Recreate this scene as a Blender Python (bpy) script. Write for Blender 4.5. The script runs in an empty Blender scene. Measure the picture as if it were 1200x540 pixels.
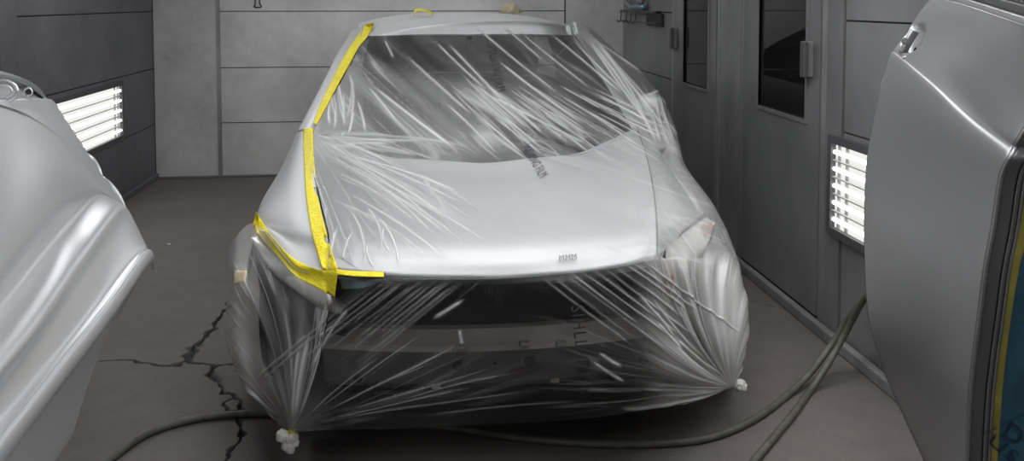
import bpy, bmesh, math, random
import numpy as np
from math import sin, cos, radians, pi
from mathutils import Vector
from mathutils.bvhtree import BVHTree
random.seed(7); rng = np.random.default_rng(7)
scene = bpy.context.scene
COL = scene.collection

# ------------------------------------------------------------------ camera
F, EYE, YAW, PIT, CX, CY = 1000.0, 1.55, radians(6.3), radians(3.0), 600.0, 54.0
cam = bpy.data.objects.new('camera', bpy.data.cameras.new('camera')); COL.objects.link(cam)
cam.location = (0, 0, EYE)
cam.rotation_euler = (pi/2 - PIT, 0, -YAW)
cam.data.sensor_fit = 'HORIZONTAL'; cam.data.sensor_width = 36
cam.data.lens = 36 * F / 1200
cam.data.shift_y = -(270 - CY) / 1200
cam.data.clip_start = 0.05
scene.camera = cam
# ------------------------------------------------------------------ world, exposure
w = bpy.data.worlds.new('world'); scene.world = w; w.use_nodes = True
w.node_tree.nodes['Background'].inputs[0].default_value = (0.5, 0.52, 0.55, 1)
w.node_tree.nodes['Background'].inputs[1].default_value = 0.15
scene.view_settings.view_transform = 'Standard'; scene.view_settings.look = 'None'
scene.view_settings.gamma = 1; scene.view_settings.use_curve_mapping = False
scene.view_settings.exposure = 0.43
CEIL_LAMP = 8.5      # ceiling tube strength
WALL_LAMP = 3.0       # low wall lamp strength
scene.cycles.transparent_max_bounces = 16

FW = np.array([sin(YAW)*cos(PIT), cos(YAW)*cos(PIT), -sin(PIT)])
RT = np.array([cos(YAW), -sin(YAW), 0.0]); UP = np.cross(RT, FW); EYEP = np.array([0, 0, EYE])
def ray(px, py): return FW + RT*(px-CX)/F - UP*(py-CY)/F
def at(px, py, Y):
    d = ray(px, py); return EYEP + d*Y/d[1]
def on_floor(px, py, z=0.0):
    d = ray(px, py); return EYEP + d*(z-EYE)/d[2]
def project(P):
    Q = P - EYEP; dd = Q @ FW
    return CX + F*(Q @ RT)/dd, CY - F*(Q @ UP)/dd

# ------------------------------------------------------------------ materials
def newmat(name):
    m = bpy.data.materials.new(name); m.use_nodes = True
    return m, m.node_tree.nodes, m.node_tree.links
def mat(name, col, rough=0.5, metal=0.0, var=0.0, scale=4.0, bump=0.0, bscale=60.0, spec=0.5, stretch=None, coat=0.0, var2=0.0, scale2=40.0):
    m, N, L = newmat(name); b = N['Principled BSDF']
    b.inputs['Base Color'].default_value = (*col, 1); b.inputs['Roughness'].default_value = rough
    b.inputs['Metallic'].default_value = metal; b.inputs['Specular IOR Level'].default_value = spec
    b.inputs['Coat Weight'].default_value = coat
    tc = N.new('ShaderNodeTexCoord'); src = tc.outputs['Object']
    if stretch:
        mp = N.new('ShaderNodeMapping'); mp.inputs['Scale'].default_value = stretch
        L.new(src, mp.inputs[0]); src = mp.outputs[0]
    if var:
        n = N.new('ShaderNodeTexNoise'); n.inputs['Scale'].default_value = scale; n.inputs['Detail'].default_value = 5
        L.new(src, n.inputs['Vector']); fac = n.outputs['Fac']
        if var2:
            n2 = N.new('ShaderNodeTexNoise'); n2.inputs['Scale'].default_value = scale2; n2.inputs['Detail'].default_value = 4
            L.new(src, n2.inputs['Vector'])
            mm = N.new('ShaderNodeMix'); mm.inputs[0].default_value = var2
            L.new(fac, mm.inputs[2]); L.new(n2.outputs['Fac'], mm.inputs[3]); fac = mm.outputs[0]
        r = N.new('ShaderNodeValToRGB'); r.color_ramp.elements[0].position = 0.3; r.color_ramp.elements[1].position = 0.7
        r.color_ramp.elements[0].color = (*[c*(1-var) for c in col], 1)
        r.color_ramp.elements[1].color = (*[min(1, c*(1+var)) for c in col], 1)
        L.new(fac, r.inputs[0]); L.new(r.outputs[0], b.inputs['Base Color'])
    if bump:
        n3 = N.new('ShaderNodeTexNoise'); n3.inputs['Scale'].default_value = bscale; n3.inputs['Detail'].default_value = 3
        L.new(tc.outputs['Object'], n3.inputs['Vector'])
        bp = N.new('ShaderNodeBump'); bp.inputs['Strength'].default_value = bump; bp.inputs['Distance'].default_value = 0.01
        L.new(n3.outputs['Fac'], bp.inputs['Height']); L.new(bp.outputs[0], b.inputs['Normal'])
    return m
def emit(name, col, s):
    m, N, L = newmat(name); N.remove(N['Principled BSDF'])
    e = N.new('ShaderNodeEmission'); e.inputs[0].default_value = (*col, 1); e.inputs[1].default_value = s
    L.new(e.outputs[0], N['Material Output'].inputs[0]); return m
M = {}
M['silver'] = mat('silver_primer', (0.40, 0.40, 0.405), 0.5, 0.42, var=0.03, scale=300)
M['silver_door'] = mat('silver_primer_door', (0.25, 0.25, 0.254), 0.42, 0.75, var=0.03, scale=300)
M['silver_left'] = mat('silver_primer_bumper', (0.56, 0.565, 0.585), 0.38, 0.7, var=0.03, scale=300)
M['dark'] = mat('dark_void', (0.012, 0.012, 0.014), 0.7)
M['support'] = mat('radiator_support_plastic', (0.010, 0.0105, 0.012), 0.7, var=0.3, scale=12, spec=.25)
M['beam'] = mat('bumper_beam_paint', (0.15, 0.137, 0.124), 0.55, 0.1, var=0.12, scale=10)
M['rubber'] = mat('black_rubber', (0.02, 0.02, 0.021), 0.6, bump=0.1)
M['seal'] = mat('door_edge_seal', (0.07, 0.068, 0.072), 0.45)
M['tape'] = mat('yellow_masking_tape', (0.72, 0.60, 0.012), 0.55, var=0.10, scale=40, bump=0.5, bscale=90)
M['tape_shaded'] = mat('shaded_yellow_tape', (0.19, 0.165, 0.03), 0.55, var=0.2, scale=20)  # darker copy of the yellow tape, shade put into its colour
M['cream'] = mat('cream_paper_tape', (0.72, 0.60, 0.40), 0.7, var=0.12, scale=60, bump=0.4)
M['blue_tape'] = mat('blue_tape', (0.24, 0.40, 0.48), 0.6)
M['paper'] = mat('blue_masking_paper', (0.020, 0.066, 0.10), 0.38, var=0.15, scale=6, bump=0.35, bscale=9)  # blue lowered so the colour carries the shade on this side
M['print_blue'] = mat('dark_blue_print', (0.008, 0.018, 0.035), 0.45)
M['print'] = mat('film_print_ink', (0.045, 0.045, 0.05), 0.6)
M['hose'] = mat('grey_green_hose', (0.075, 0.073, 0.058), 0.55, var=0.3, scale=30)
M['knot'] = mat('bunched_film', (0.68, 0.67, 0.62), 0.4, var=0.1, scale=60, bump=0.8, bscale=70)
M['lens'] = mat('headlight_lens', (0.60, 0.59, 0.57), 0.25, 0.1, coat=0.6, var=0.15, scale=14)
M['amber'] = mat('amber_reflector', (0.36, 0.20, 0.15), 0.3, coat=0.6)
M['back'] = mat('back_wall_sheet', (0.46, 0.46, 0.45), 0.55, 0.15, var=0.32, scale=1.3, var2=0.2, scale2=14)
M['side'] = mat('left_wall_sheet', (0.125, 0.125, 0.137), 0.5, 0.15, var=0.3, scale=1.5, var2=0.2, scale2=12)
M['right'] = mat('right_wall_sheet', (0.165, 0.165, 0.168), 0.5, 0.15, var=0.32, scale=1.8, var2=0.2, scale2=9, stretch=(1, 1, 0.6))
M['frame'] = mat('door_frame_metal', (0.225, 0.225, 0.225), 0.45, 0.3, var=0.3, scale=3, var2=0.25, scale2=18, stretch=(1.5, 1.5, 0.5))
M['joint'] = mat('wall_joint_dark', (0.025, 0.025, 0.026), 0.8)
M['ceil'] = mat('ceiling_sheet', (0.42, 0.42, 0.41), 0.6, var=0.1)
M['handle'] = mat('handle_grey', (0.10, 0.10, 0.10), 0.4, 0.4)
M['lampframe'] = mat('lamp_frame', (0.09, 0.09, 0.095), 0.5, 0.3)
M['reflector'] = emit('lit_reflector', (1.0, 1.0, 0.95), 0.66)
M['tube'] = emit('lit_tube', (1.0, 1.0, 0.96), WALL_LAMP)
M['ceil_tube'] = emit('ceiling_tube', (0.97, 0.985, 1.0), CEIL_LAMP)
M['ceil_rear_fill'] = emit('ceiling_fill_rear', (0.97, 0.985, 1.0), CEIL_LAMP*.4)  # weaker rear panel, added to brighten the roof
M['lip'] = mat('painted_lip', (0.16, 0.16, 0.16), 0.6)
M['cream_paper'] = mat('cream_paper', (0.42, 0.36, 0.24), 0.8, var=0.15, scale=30, bump=0.6)
M['beam_shade'] = mat('bumper_beam_shade', (0.06, 0.057, 0.056), 0.55, var=0.15, scale=10)  # darker copy of the beam paint, stands in for shade on its front
M['wire'] = mat('wire_rack', (0.06, 0.06, 0.06), 0.4, 0.6)
M['blue_metal'] = mat('blue_gun_metal', (0.18, 0.30, 0.38), 0.3, 0.7)
M['steel'] = mat('scuffed_steel', (0.35, 0.35, 0.34), 0.35, 0.8)
M['seat'] = mat('seat_cloth', (0.05, 0.05, 0.052), 0.8)
M['dash'] = mat('dashboard_plastic', (0.03, 0.03, 0.032), 0.9, spec=.1)
M['box'] = mat('pale_boxes', (0.35, 0.36, 0.36), 0.6)

def glass_mat(name, tint, dark):
    m, N, L = newmat(name); N.remove(N['Principled BSDF'])
    t = N.new('ShaderNodeBsdfTransparent'); t.inputs[0].default_value = (*tint, 1)
    g = N.new('ShaderNodeBsdfGlossy'); g.inputs['Roughness'].default_value = 0.03
    d = N.new('ShaderNodeBsdfDiffuse'); d.inputs[0].default_value = (0.07, 0.07, 0.069, 1)
    a = N.new('ShaderNodeMixShader'); a.inputs[0].default_value = dark
    f = N.new('ShaderNodeFresnel'); f.inputs[0].default_value = 1.5
    b = N.new('ShaderNodeMixShader')
    L.new(t.outputs[0], a.inputs[1]); L.new(d.outputs[0], a.inputs[2])
    L.new(f.outputs[0], b.inputs[0]); L.new(a.outputs[0], b.inputs[1]); L.new(g.outputs[0], b.inputs[2])
    L.new(b.outputs[0], N['Material Output'].inputs[0]); return m
M['glass'] = glass_mat('tinted_glass', (0.42, 0.42, 0.42), 0.25)
M['wglass'] = glass_mat('booth_window_glass', (0.4, 0.42, 0.43), 0.12)

def film_mat():
    m, N, L = newmat('plastic_film'); N.remove(N['Principled BSDF'])
    at_ = N.new('ShaderNodeAttribute'); at_.attribute_name = 'haze'
    t = N.new('ShaderNodeBsdfTransparent'); t.inputs[0].default_value = (0.97, 0.97, 0.97, 1)
    d = N.new('ShaderNodeBsdfDiffuse'); d.inputs[0].default_value = (0.87, 0.87, 0.86, 1)
    tl = N.new('ShaderNodeBsdfTranslucent'); tl.inputs[0].default_value = (0.87, 0.87, 0.86, 1)
    dm = N.new('ShaderNodeMixShader'); dm.inputs[0].default_value = 0.3
    L.new(d.outputs[0], dm.inputs[1]); L.new(tl.outputs[0], dm.inputs[2])
    a = N.new('ShaderNodeMixShader'); L.new(at_.outputs['Fac'], a.inputs[0])
    L.new(t.outputs[0], a.inputs[1]); L.new(dm.outputs[0], a.inputs[2])
    g = N.new('ShaderNodeBsdfGlossy'); g.inputs['Roughness'].default_value = 0.27
    f = N.new('ShaderNodeFresnel'); f.inputs[0].default_value = 1.32
    b = N.new('ShaderNodeMixShader')
    L.new(f.outputs[0], b.inputs[0]); L.new(a.outputs[0], b.inputs[1]); L.new(g.outputs[0], b.inputs[2])
    L.new(b.outputs[0], N['Material Output'].inputs[0]); return m
M['film'] = film_mat()

def floor_mat():
    m, N, L = newmat('worn_concrete_floor'); b = N['Principled BSDF']
    tc = N.new('ShaderNodeTexCoord')
    n1 = N.new('ShaderNodeTexNoise'); n1.inputs['Scale'].default_value = 1.3; n1.inputs['Detail'].default_value = 6
    n2 = N.new('ShaderNodeTexNoise'); n2.inputs['Scale'].default_value = 55; n2.inputs['Detail'].default_value = 5
    n3 = N.new('ShaderNodeTexNoise'); n3.inputs['Scale'].default_value = 9; n3.inputs['Detail'].default_value = 6
    for n in (n1, n2, n3): L.new(tc.outputs['Object'], n.inputs['Vector'])
    r = N.new('ShaderNodeValToRGB'); r.color_ramp.elements[0].position = .32; r.color_ramp.elements[1].position = .7
    r.color_ramp.elements[0].color = (0.080, 0.069, 0.063, 1); r.color_ramp.elements[1].color = (0.140, 0.121, 0.111, 1)
    mx = N.new('ShaderNodeMix'); mx.inputs[0].default_value = .45
    L.new(n1.outputs['Fac'], mx.inputs[2]); L.new(n3.outputs['Fac'], mx.inputs[3])
    mx2 = N.new('ShaderNodeMix'); mx2.inputs[0].default_value = .3
    L.new(mx.outputs[0], mx2.inputs[2]); L.new(n2.outputs['Fac'], mx2.inputs[3]); L.new(mx2.outputs[0], r.inputs[0])
    ca = N.new('ShaderNodeAttribute'); ca.attribute_name = 'dirt'
    cm = N.new('ShaderNodeMix'); cm.data_type = 'RGBA'
    L.new(ca.outputs['Fac'], cm.inputs[0]); L.new(r.outputs[0], cm.inputs[6]); cm.inputs[7].default_value = (0.012, 0.011, 0.012, 1)
    L.new(cm.outputs[2], b.inputs['Base Color'])
    b.inputs['Roughness'].default_value = .75
    bp = N.new('ShaderNodeBump'); bp.inputs['Strength'].default_value = .35; bp.inputs['Distance'].default_value = .006
    L.new(n2.outputs['Fac'], bp.inputs['Height']); L.new(bp.outputs[0], b.inputs['Normal'])
    return m
M['floor'] = floor_mat()

# ------------------------------------------------------------------ builders
def link(name, me, parent=None, m=None, smooth=False):
    o = bpy.data.objects.new(name, me); COL.objects.link(o)
    if parent: o.parent = parent
    if m: me.materials.append(m)
    if smooth: me.polygons.foreach_set('use_smooth', [True]*len(me.polygons))
    return o
def raw(name, V, Fc, m, parent=None, smooth=False):
    me = bpy.data.meshes.new(name); me.from_pydata([tuple(map(float, v)) for v in V], [], [tuple(int(i) for i in f) for f in Fc]); me.update()
    return link(name, me, parent, m, smooth)
def thing(name, label, cat, loc=(0, 0, 0), group=None):
    o = bpy.data.objects.new(name, None); COL.objects.link(o); o.empty_display_size = .1
    o['label'] = label; o['category'] = cat
    if group: o['group'] = group
    ANCH.append((o, loc)); return o
ANCH = []            # empties moved to their base at the end, children kept in place
def tag(o, label, cat, group=None):
    o['label'] = label; o['category'] = cat
    if group: o['group'] = group
    return o
def struct(o): o['kind'] = 'structure'; return o
def bm_obj(name, bm, m, parent=None, smooth=False):
    me = bpy.data.meshes.new(name); bm.to_mesh(me); bm.free(); return link(name, me, parent, m, smooth)
def add_box(bm, x0, x1, y0, y1, z0, z1, bev=0.0):
    r = bmesh.ops.create_cube(bm, size=1)
    for v in r['verts']:
        v.co = ((x0+x1)/2 + v.co.x*(x1-x0), (y0+y1)/2 + v.co.y*(y1-y0), (z0+z1)/2 + v.co.z*(z1-z0))
    if bev:
        es = list({e for v in r['verts'] for e in v.link_edges})
        bmesh.ops.bevel(bm, geom=es, offset=bev, segments=2, affect='EDGES', profile=.5)
def box(name, x0, x1, y0, y1, z0, z1, m, parent=None, bev=0.0):
    bm = bmesh.new(); add_box(bm, x0, x1, y0, y1, z0, z1, bev); return bm_obj(name, bm, m, parent)
def cr(P, n):
    """Catmull-Rom through P (k,...) resampled to n"""
    P = np.asarray(P, float); k = len(P)
    t = np.linspace(0, k-1, n); i = np.minimum(t.astype(int), k-2); f = (t-i).reshape((-1,)+(1,)*(P.ndim-1))
    E = np.concatenate([2*P[:1]-P[1:2], P, 2*P[-1:]-P[-2:-1]])
    a, b, c, d = E[i], E[i+1], E[i+2], E[i+3]
    return .5*(2*b + (c-a)*f + (2*a-5*b+4*c-d)*f*f + (3*b-a-3*c+d)*f**3)
def gridpts(ctrl, nr, nc):
    G = cr(np.asarray(ctrl, float), nr)
    return np.swapaxes(cr(np.swapaxes(G, 0, 1), nc), 0, 1)
def gridfaces(nr, nc, flip=False):
    i = np.arange((nr-1)*(nc-1)); r = i//(nc-1); c = i % (nc-1); a = r*nc+c
    f = np.stack([a, a+1, a+nc+1, a+nc], 1)
    return f[:, ::-1] if flip else f
def gridmesh(name, G, m, parent=None, flip=False, thick=0.0, smooth=True):
    nr, nc = G.shape[:2]; f = gridfaces(nr, nc, flip)
    me = bpy.data.meshes.new(name)
    me.vertices.add(nr*nc); me.vertices.foreach_set('co', np.ascontiguousarray(G.reshape(-1)))
    me.loops.add(f.size); me.loops.foreach_set('vertex_index', np.ascontiguousarray(f.reshape(-1)).astype(np.int32))
    me.polygons.add(len(f)); me.polygons.foreach_set('loop_start', np.arange(0, f.size, 4, dtype=np.int32))
    me.update(calc_edges=True); me.validate()
    o = link(name, me, parent, m, smooth)
    if thick:
        s = o.modifiers.new('thickness', 'SOLIDIFY'); s.thickness = thick; s.offset = -1
    return o
def gnormals(G):
    a = np.gradient(G, axis=0); b = np.gradient(G, axis=1); n = np.cross(b, a)
    return n/(np.linalg.norm(n, axis=2, keepdims=True)+1e-12)
def orient(G, toward):
    """True when grid faces need flipping so normals point toward 'toward'"""
    f = gridfaces(*G.shape[:2])[len(G)*G.shape[1]//2]; p = G.reshape(-1, 3)[f]
    n = np.cross(p[1]-p[0], p[2]-p[0]); return (n @ (np.asarray(toward)-p[0])) < 0
def tube(name, pts, r, m, parent=None, res=10, n=None, cap=True, smooth=True):
    P = cr(pts, n or len(pts)*10); bm = bmesh.new(); rings = []
    T = np.gradient(P, axis=0); T /= np.linalg.norm(T, axis=1, keepdims=True)
    u = np.cross(T[0], (0, 0, 1.0)); 
    if np.linalg.norm(u) < .1: u = np.cross(T[0], (1.0, 0, 0))
    for p, t in zip(P, T):
        u = u - t*(u @ t); u /= np.linalg.norm(u); v = np.cross(t, u)
        rings.append([bm.verts.new(p + r*(u*cos(a)+v*sin(a))) for a in np.linspace(0, 2*pi, res, endpoint=False)])
    for A, B in zip(rings, rings[1:]):
        for k in range(res): bm.faces.new((A[k], A[(k+1) % res], B[(k+1) % res], B[k]))
    if cap: bm.faces.new(rings[0][::-1]); bm.faces.new(rings[-1])
    return bm_obj(name, bm, m, parent, smooth)
def lathe(bm, c, axis, prof, seg=32):
    """prof: list of (along, radius)"""
    axis = np.asarray(axis, float); axis /= np.linalg.norm(axis)
    u = np.cross(axis, (0, 0, 1.0)); u = u if np.linalg.norm(u) > .1 else np.cross(axis, (1.0, 0, 0)); u /= np.linalg.norm(u); v = np.cross(axis, u)
    R = [[bm.verts.new(np.asarray(c)+axis*h+r*(u*cos(a)+v*sin(a))) for a in np.linspace(0, 2*pi, seg, endpoint=False)] for h, r in prof]
    for A, B in zip(R, R[1:]):
        for k in range(seg): bm.faces.new((A[k], A[(k+1) % seg], B[(k+1) % seg], B[k]))
    bm.faces.new(R[0][::-1]); bm.faces.new(R[-1])

# ================================================================== SETTING
XL, XR, YB, YF, ZC = -2.28, 1.88, 7.70, -2.6, 2.75
# floor with real cracks
cracks = [([(268,352),(262,366),(256,374),(242,393),(228,407),(219,424),(196,429),(165,425),(140,421),(108,424)], [.004,.008,.010,.012,.026,.014,.010,.006,.005,.004]),
          ([(216,424),(232,426),(250,429),(276,426),(292,424)], [.010,.006,.008,.006,.004]),
          ([(247,429),(250,441),(258,448),(259,458),(270,462),(281,470),(283,479),(268,481),(264,472),(273,466)], [.012,.018,.012,.009,.010,.007,.008,.008,.006,.004]),
          ([(282,480),(281,492),(284,503),(279,519),(266,534),(255,548)], [.006,.010,.009,.007,.007,.005]),
          ([(880,352),(893,356),(916,361),(928,360)], [.004,.005,.004,.003])]
def floor_patch(x0, x1, y0, y1, step):
    nx = int((x1-x0)/step)+1; ny = int((y1-y0)/step)+1
    X, Y = np.meshgrid(np.linspace(x0, x1, nx), np.linspace(y0, y1, ny))
    D = np.zeros_like(X)
    wob = lambda s: sum(np.sin(X*a*s+b)*np.sin(Y*c*s+d) for a, b, c, d in rng.uniform(.5, 1.6, (5, 4))*np.array([1, 4, 1, 4]))
    jx, jy = wob(45)*.006, wob(45)*.006; wv = 1+.35*wob(70)
    for pts, wd in cracks:
        Q = np.array([on_floor(*p)[:2] for p in pts])
        for k in range(len(Q)-1):
            a, b = Q[k], Q[k+1]; d = b-a; L2 = d @ d
            t = np.clip(((X+jx-a[0])*d[0]+(Y+jy-a[1])*d[1])/L2, 0, 1)
            ds = np.hypot(X+jx-a[0]-t*d[0], Y+jy-a[1]-t*d[1])
            ww = (wd[k]*(1-t)+wd[k+1]*t)*np.clip(wv, .3, 2)
            D = np.maximum(D, np.clip(1.3*(1-ds/ww), 0, 1))
    G = np.stack([X, Y, -.02*D + .0012*wob(12)*0], 2)
    return G, D
PX0, PX1, PY0, PY1 = -1.75, -.55, 2.55, 4.55
G, D = floor_patch(PX0, PX1, PY0, PY1, .006)
nr, nc = G.shape[:2]
V = list(G.reshape(-1, 3)); Fs = [tuple(f) for f in gridfaces(nr, nc)]
dirt = list(D.reshape(-1))
G2, D2 = floor_patch(1.0, 1.86, 4.0, 4.5, .01); base = len(V)
V += list(G2.reshape(-1, 3)); Fs += [tuple(f+base) for f in gridfaces(*G2.shape[:2])]; dirt += list(D2.reshape(-1))
def fq(x0, x1, y0, y1):
    b = len(V); V.extend([(x0, y0, 0), (x1, y0, 0), (x1, y1, 0), (x0, y1, 0)]); dirt.extend([0]*4); Fs.append((b, b+1, b+2, b+3))
e = .25
fq(XL-e, XR+e, YF-e, PY0); fq(XL-e, PX0, PY0, PY1); fq(PX1, 1.0, PY0, PY1); fq(1.0, 1.86, PY0, 4.0); fq(1.0, 1.86, 4.5, PY1); fq(1.86, XR+e, PY0, PY1); fq(XL-e, XR+e, PY1, YB+e)
fl = struct(raw('floor', V, Fs, M['floor']))
a_ = fl.data.attributes.new('dirt', 'FLOAT', 'POINT'); a_.data.foreach_set('value', np.array(dirt, np.float32))
struct(box('ceiling', XL-.1, XR+.1, YF-.1, YB+.1, ZC, ZC+.05, M['ceil']))
wb = struct(box('wall_back', XL-.1, XR+.1, YB+.012, YB+.1, 0, ZC, M['joint']))
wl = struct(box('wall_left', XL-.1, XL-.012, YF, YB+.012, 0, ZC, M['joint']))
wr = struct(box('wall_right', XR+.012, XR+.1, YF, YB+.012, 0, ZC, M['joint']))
wf = struct(box('wall_front', XL-.1, XR+.1, YF-.1, YF, 0, ZC, M['back']))
ROWS = [0.0, .482, .968, 1.463, 1.96, ZC]; g = .004
for z0, z1 in zip(ROWS, ROWS[1:]):
    box('panel', -1.725+g, 1.335-g, YB, YB+.012, z0+g, z1-g, M['back'], wb)
box('panel', XL, -1.745, YB-.006, YB+.012, 0, ZC, M['back'], wb)
box('panel', 1.345, XR, YB-.006, YB+.012, 0, ZC, M['back'], wb)
box('joint_strip', -1.752, -1.722, YB-.014, YB+.012, 0, ZC, M['frame'], wb)
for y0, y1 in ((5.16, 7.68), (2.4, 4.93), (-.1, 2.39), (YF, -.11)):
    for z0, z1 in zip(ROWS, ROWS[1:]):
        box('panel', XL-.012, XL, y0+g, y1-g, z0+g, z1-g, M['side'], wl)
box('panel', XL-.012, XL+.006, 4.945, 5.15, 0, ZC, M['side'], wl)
# right wall: panels around the two doors
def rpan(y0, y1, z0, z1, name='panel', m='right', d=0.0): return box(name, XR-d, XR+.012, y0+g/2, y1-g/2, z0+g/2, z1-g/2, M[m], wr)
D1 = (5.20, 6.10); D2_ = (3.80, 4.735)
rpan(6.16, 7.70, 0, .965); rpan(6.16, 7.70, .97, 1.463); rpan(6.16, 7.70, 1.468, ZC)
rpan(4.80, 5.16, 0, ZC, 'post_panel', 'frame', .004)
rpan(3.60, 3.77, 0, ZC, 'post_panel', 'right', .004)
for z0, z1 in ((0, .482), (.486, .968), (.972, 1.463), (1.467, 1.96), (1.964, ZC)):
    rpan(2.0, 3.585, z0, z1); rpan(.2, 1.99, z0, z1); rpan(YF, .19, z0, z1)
# doors
def booth_door(name, y0, y1, wy0, wy1, wz0, hy0, hy1, hz0, hz1, side):
    d = struct(bpy.data.objects.new(name, None)); COL.objects.link(d); wz1 = 2.0; x0, x1 = XR-.012, XR+.012
    bm = bmesh.new()
    add_box(bm, x0, x1, y0, wy0, .06, 2.2); add_box(bm, x0, x1, wy1, y1, .06, 2.2)
    add_box(bm, x0, x1, wy0, wy1, .06, wz0); add_box(bm, x0, x1, wy0, wy1, wz1, 2.2)
    bm_obj('door_leaf', bm, M['right'], d)
    bm = bmesh.new(); t = .022
    add_box(bm, x0-.008, x0+.01, wy0-t, wy0, wz0-t, wz1+t); add_box(bm, x0-.008, x0+.01, wy1, wy1+t, wz0-t, wz1+t)
    add_box(bm, x0-.008, x0+.01, wy0, wy1, wz0-t, wz0); add_box(bm, x0-.008, x0+.01, wy0, wy1, wz1, wz1+t)
    bm_obj('window_trim', bm, M['right'], d)
    box('window_pane', XR-.002, XR+.004, wy0, wy1, wz0, wz1, M['wglass'], d)
    bm = bmesh.new()
    add_box(bm, XR-.008, XR+.012, y0-.055, y0-.012, 0, 2.26); add_box(bm, XR-.008, XR+.012, y1+.012, y1+.05, 0, 2.26); add_box(bm, XR-.008, XR+.012, y0-.055, y1+.05, 2.21, 2.26)
    bm_obj('door_frame', bm, M['frame'], d)
    h = box('door_handle', x0-.035, x0, hy0, hy1, hz0, hz1, M['frame'], d, .006)
    box('grip', x0-.06, x0-.036, hy0-.02, hy0+.025, hz0, hz1, M['handle'], h, .005)
    return d
booth_door('door_1', D1[0], D1[1], 5.335, 5.86, .98, 6.0, 6.12, 1.21, 1.36, 1)
booth_door('door_2', D2_[0], D2_[1], 3.935, 4.52, .98, 3.86, 3.93, 1.19, 1.36, 1)
# bay behind each door window
for i, (y0, y1) in enumerate(((5.2, 6.1), (3.8, 4.72))):
    pass
# the wall behind the windows is cut away and replaced by a dim storeroom
wr_bm = bmesh.new()
for y0, y1, z0, z1 in ((YF, 3.935, 0, ZC), (4.52, 5.335, 0, ZC), (5.86, YB+.012, 0, ZC), (3.935, 4.52, 0, .98), (3.935, 4.52, 2.0, ZC), (5.335, 5.86, 0, .98), (5.335, 5.86, 2.0, ZC)):
    add_box(wr_bm, XR+.012, XR+.1, y0, y1, z0, z1)
wr_bm.to_mesh(wr.data); wr_bm.free()
bm = bmesh.new(); add_box(bm, XR+1.5, XR+1.55, 2.5, 11, 0, ZC); add_box(bm, XR+.1, XR+1.55, 10.9, 11, 0, ZC); add_box(bm, XR+.1, XR+1.55, 2.5, 11, -.05, 0); add_box(bm, XR+.1, XR+1.55, 2.5, 11, ZC, ZC+.05); add_box(bm, XR+.1, XR+1.5, 2.45, 2.5, 0, ZC)
struct(bm_obj('wall_storeroom', bm, M['side']))
sh = thing('storage_shelf', 'dim storage shelf with pale boxes seen through the far door window', 'shelf', (XR+.5, 7.4, 0))
for z in (.75, 1.0, 1.25, 1.5): box('shelf_board', XR+.25, XR+.75, 6.4, 8.9, z-.015, z, M['frame'], sh)
for y in (6.4, 8.87): box('upright', XR+.25, XR+.29, y, y+.03, 0, 1.9, M['frame'], sh)
k = 0
for z in (1.0, 1.25, 1.5):
    for y in np.arange(6.6, 8.6, .45):
        box('box', XR+.3, XR+.55, y, y+.12+.12*random.random(), z, z+.04+.09*random.random(), M['box'], sh)
sl = bpy.data.lights.new('storeroom_fill', 'POINT'); sl.energy = 14; sl.shadow_soft_size = .15  # added light without a visible lamp, so the shelf shows
so_ = bpy.data.objects.new('storeroom_fill', sl); COL.objects.link(so_); so_.location = (XR+.9, 7.2, 2.4)
# baseboards
bm = bmesh.new(); add_box(bm, XR-.05, XR-.013, 2.0, YB, 0, .055, .008); struct(bm_obj('baseboard_right', bm, M['frame']))
bm = bmesh.new(); add_box(bm, XL, XL+.018, 2.0, YB, 0, .05, .006); struct(bm_obj('baseboard_left', bm, M['side']))
bm = bmesh.new(); add_box(bm, XL+.02, XR-.05, YB-.022, YB-.007, 0, .02, .004); struct(bm_obj('baseboard_back', bm, M['side']))

# ------------------------------------------------------------------ low wall lamps
def wall_lamp(label, xw, sgn, y0, y1, z0, z1):
    t = thing('wall_lamp', label, 'lamp', (xw, (y0+y1)/2, z0), 'low wall lamps'); f = .035
    X = lambda a, b: (min(xw+sgn*a, xw+sgn*b), max(xw+sgn*a, xw+sgn*b))
    bm = bmesh.new(); xa, xb = X(0.0, .03)
    add_box(bm, xa, xb, y0-f, y0, z0-f, z1+f); add_box(bm, xa, xb, y1, y1+f, z0-f, z1+f)
    add_box(bm, xa, xb, y0, y1, z0-f, z0); add_box(bm, xa, xb, y0, y1, z1, z1+f)
    bm_obj('frame', bm, M['lampframe'], t)
    box('reflector', *X(0.001, .006), y0, y1, z0, z1, M['reflector'], t)
    n = 5; pz = (z1-z0)/n
    for i in range(n):
        zc = z0+pz*(i+.5)
        tube('lamp_tube', [(xw+sgn*.016, y0+.01, zc), (xw+sgn*.016, (y0+y1)/2, zc), (xw+sgn*.016, y1-.01, zc)], .010, M['tube'], t, res=8, n=3)
        zc = z0+pz*i
        if i: box('louver', *X(.005, .022), y0, y1, zc-.003, zc+.003, M['ceil'], t)
    for yy in (y0+.04, y1-.11, y1-.04): box('tube_clip', *X(.005, .012), yy-.01, yy+.01, z0, z1, M['box'], t)
wall_lamp('glowing louvred lamp low on the left wall above the bumper', XL, 1, 5.35, 6.79, .527, .908)
wall_lamp('glowing louvred lamp low on the right wall behind the door', XR, -1, 2.3, 3.64, .53, .912)
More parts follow.
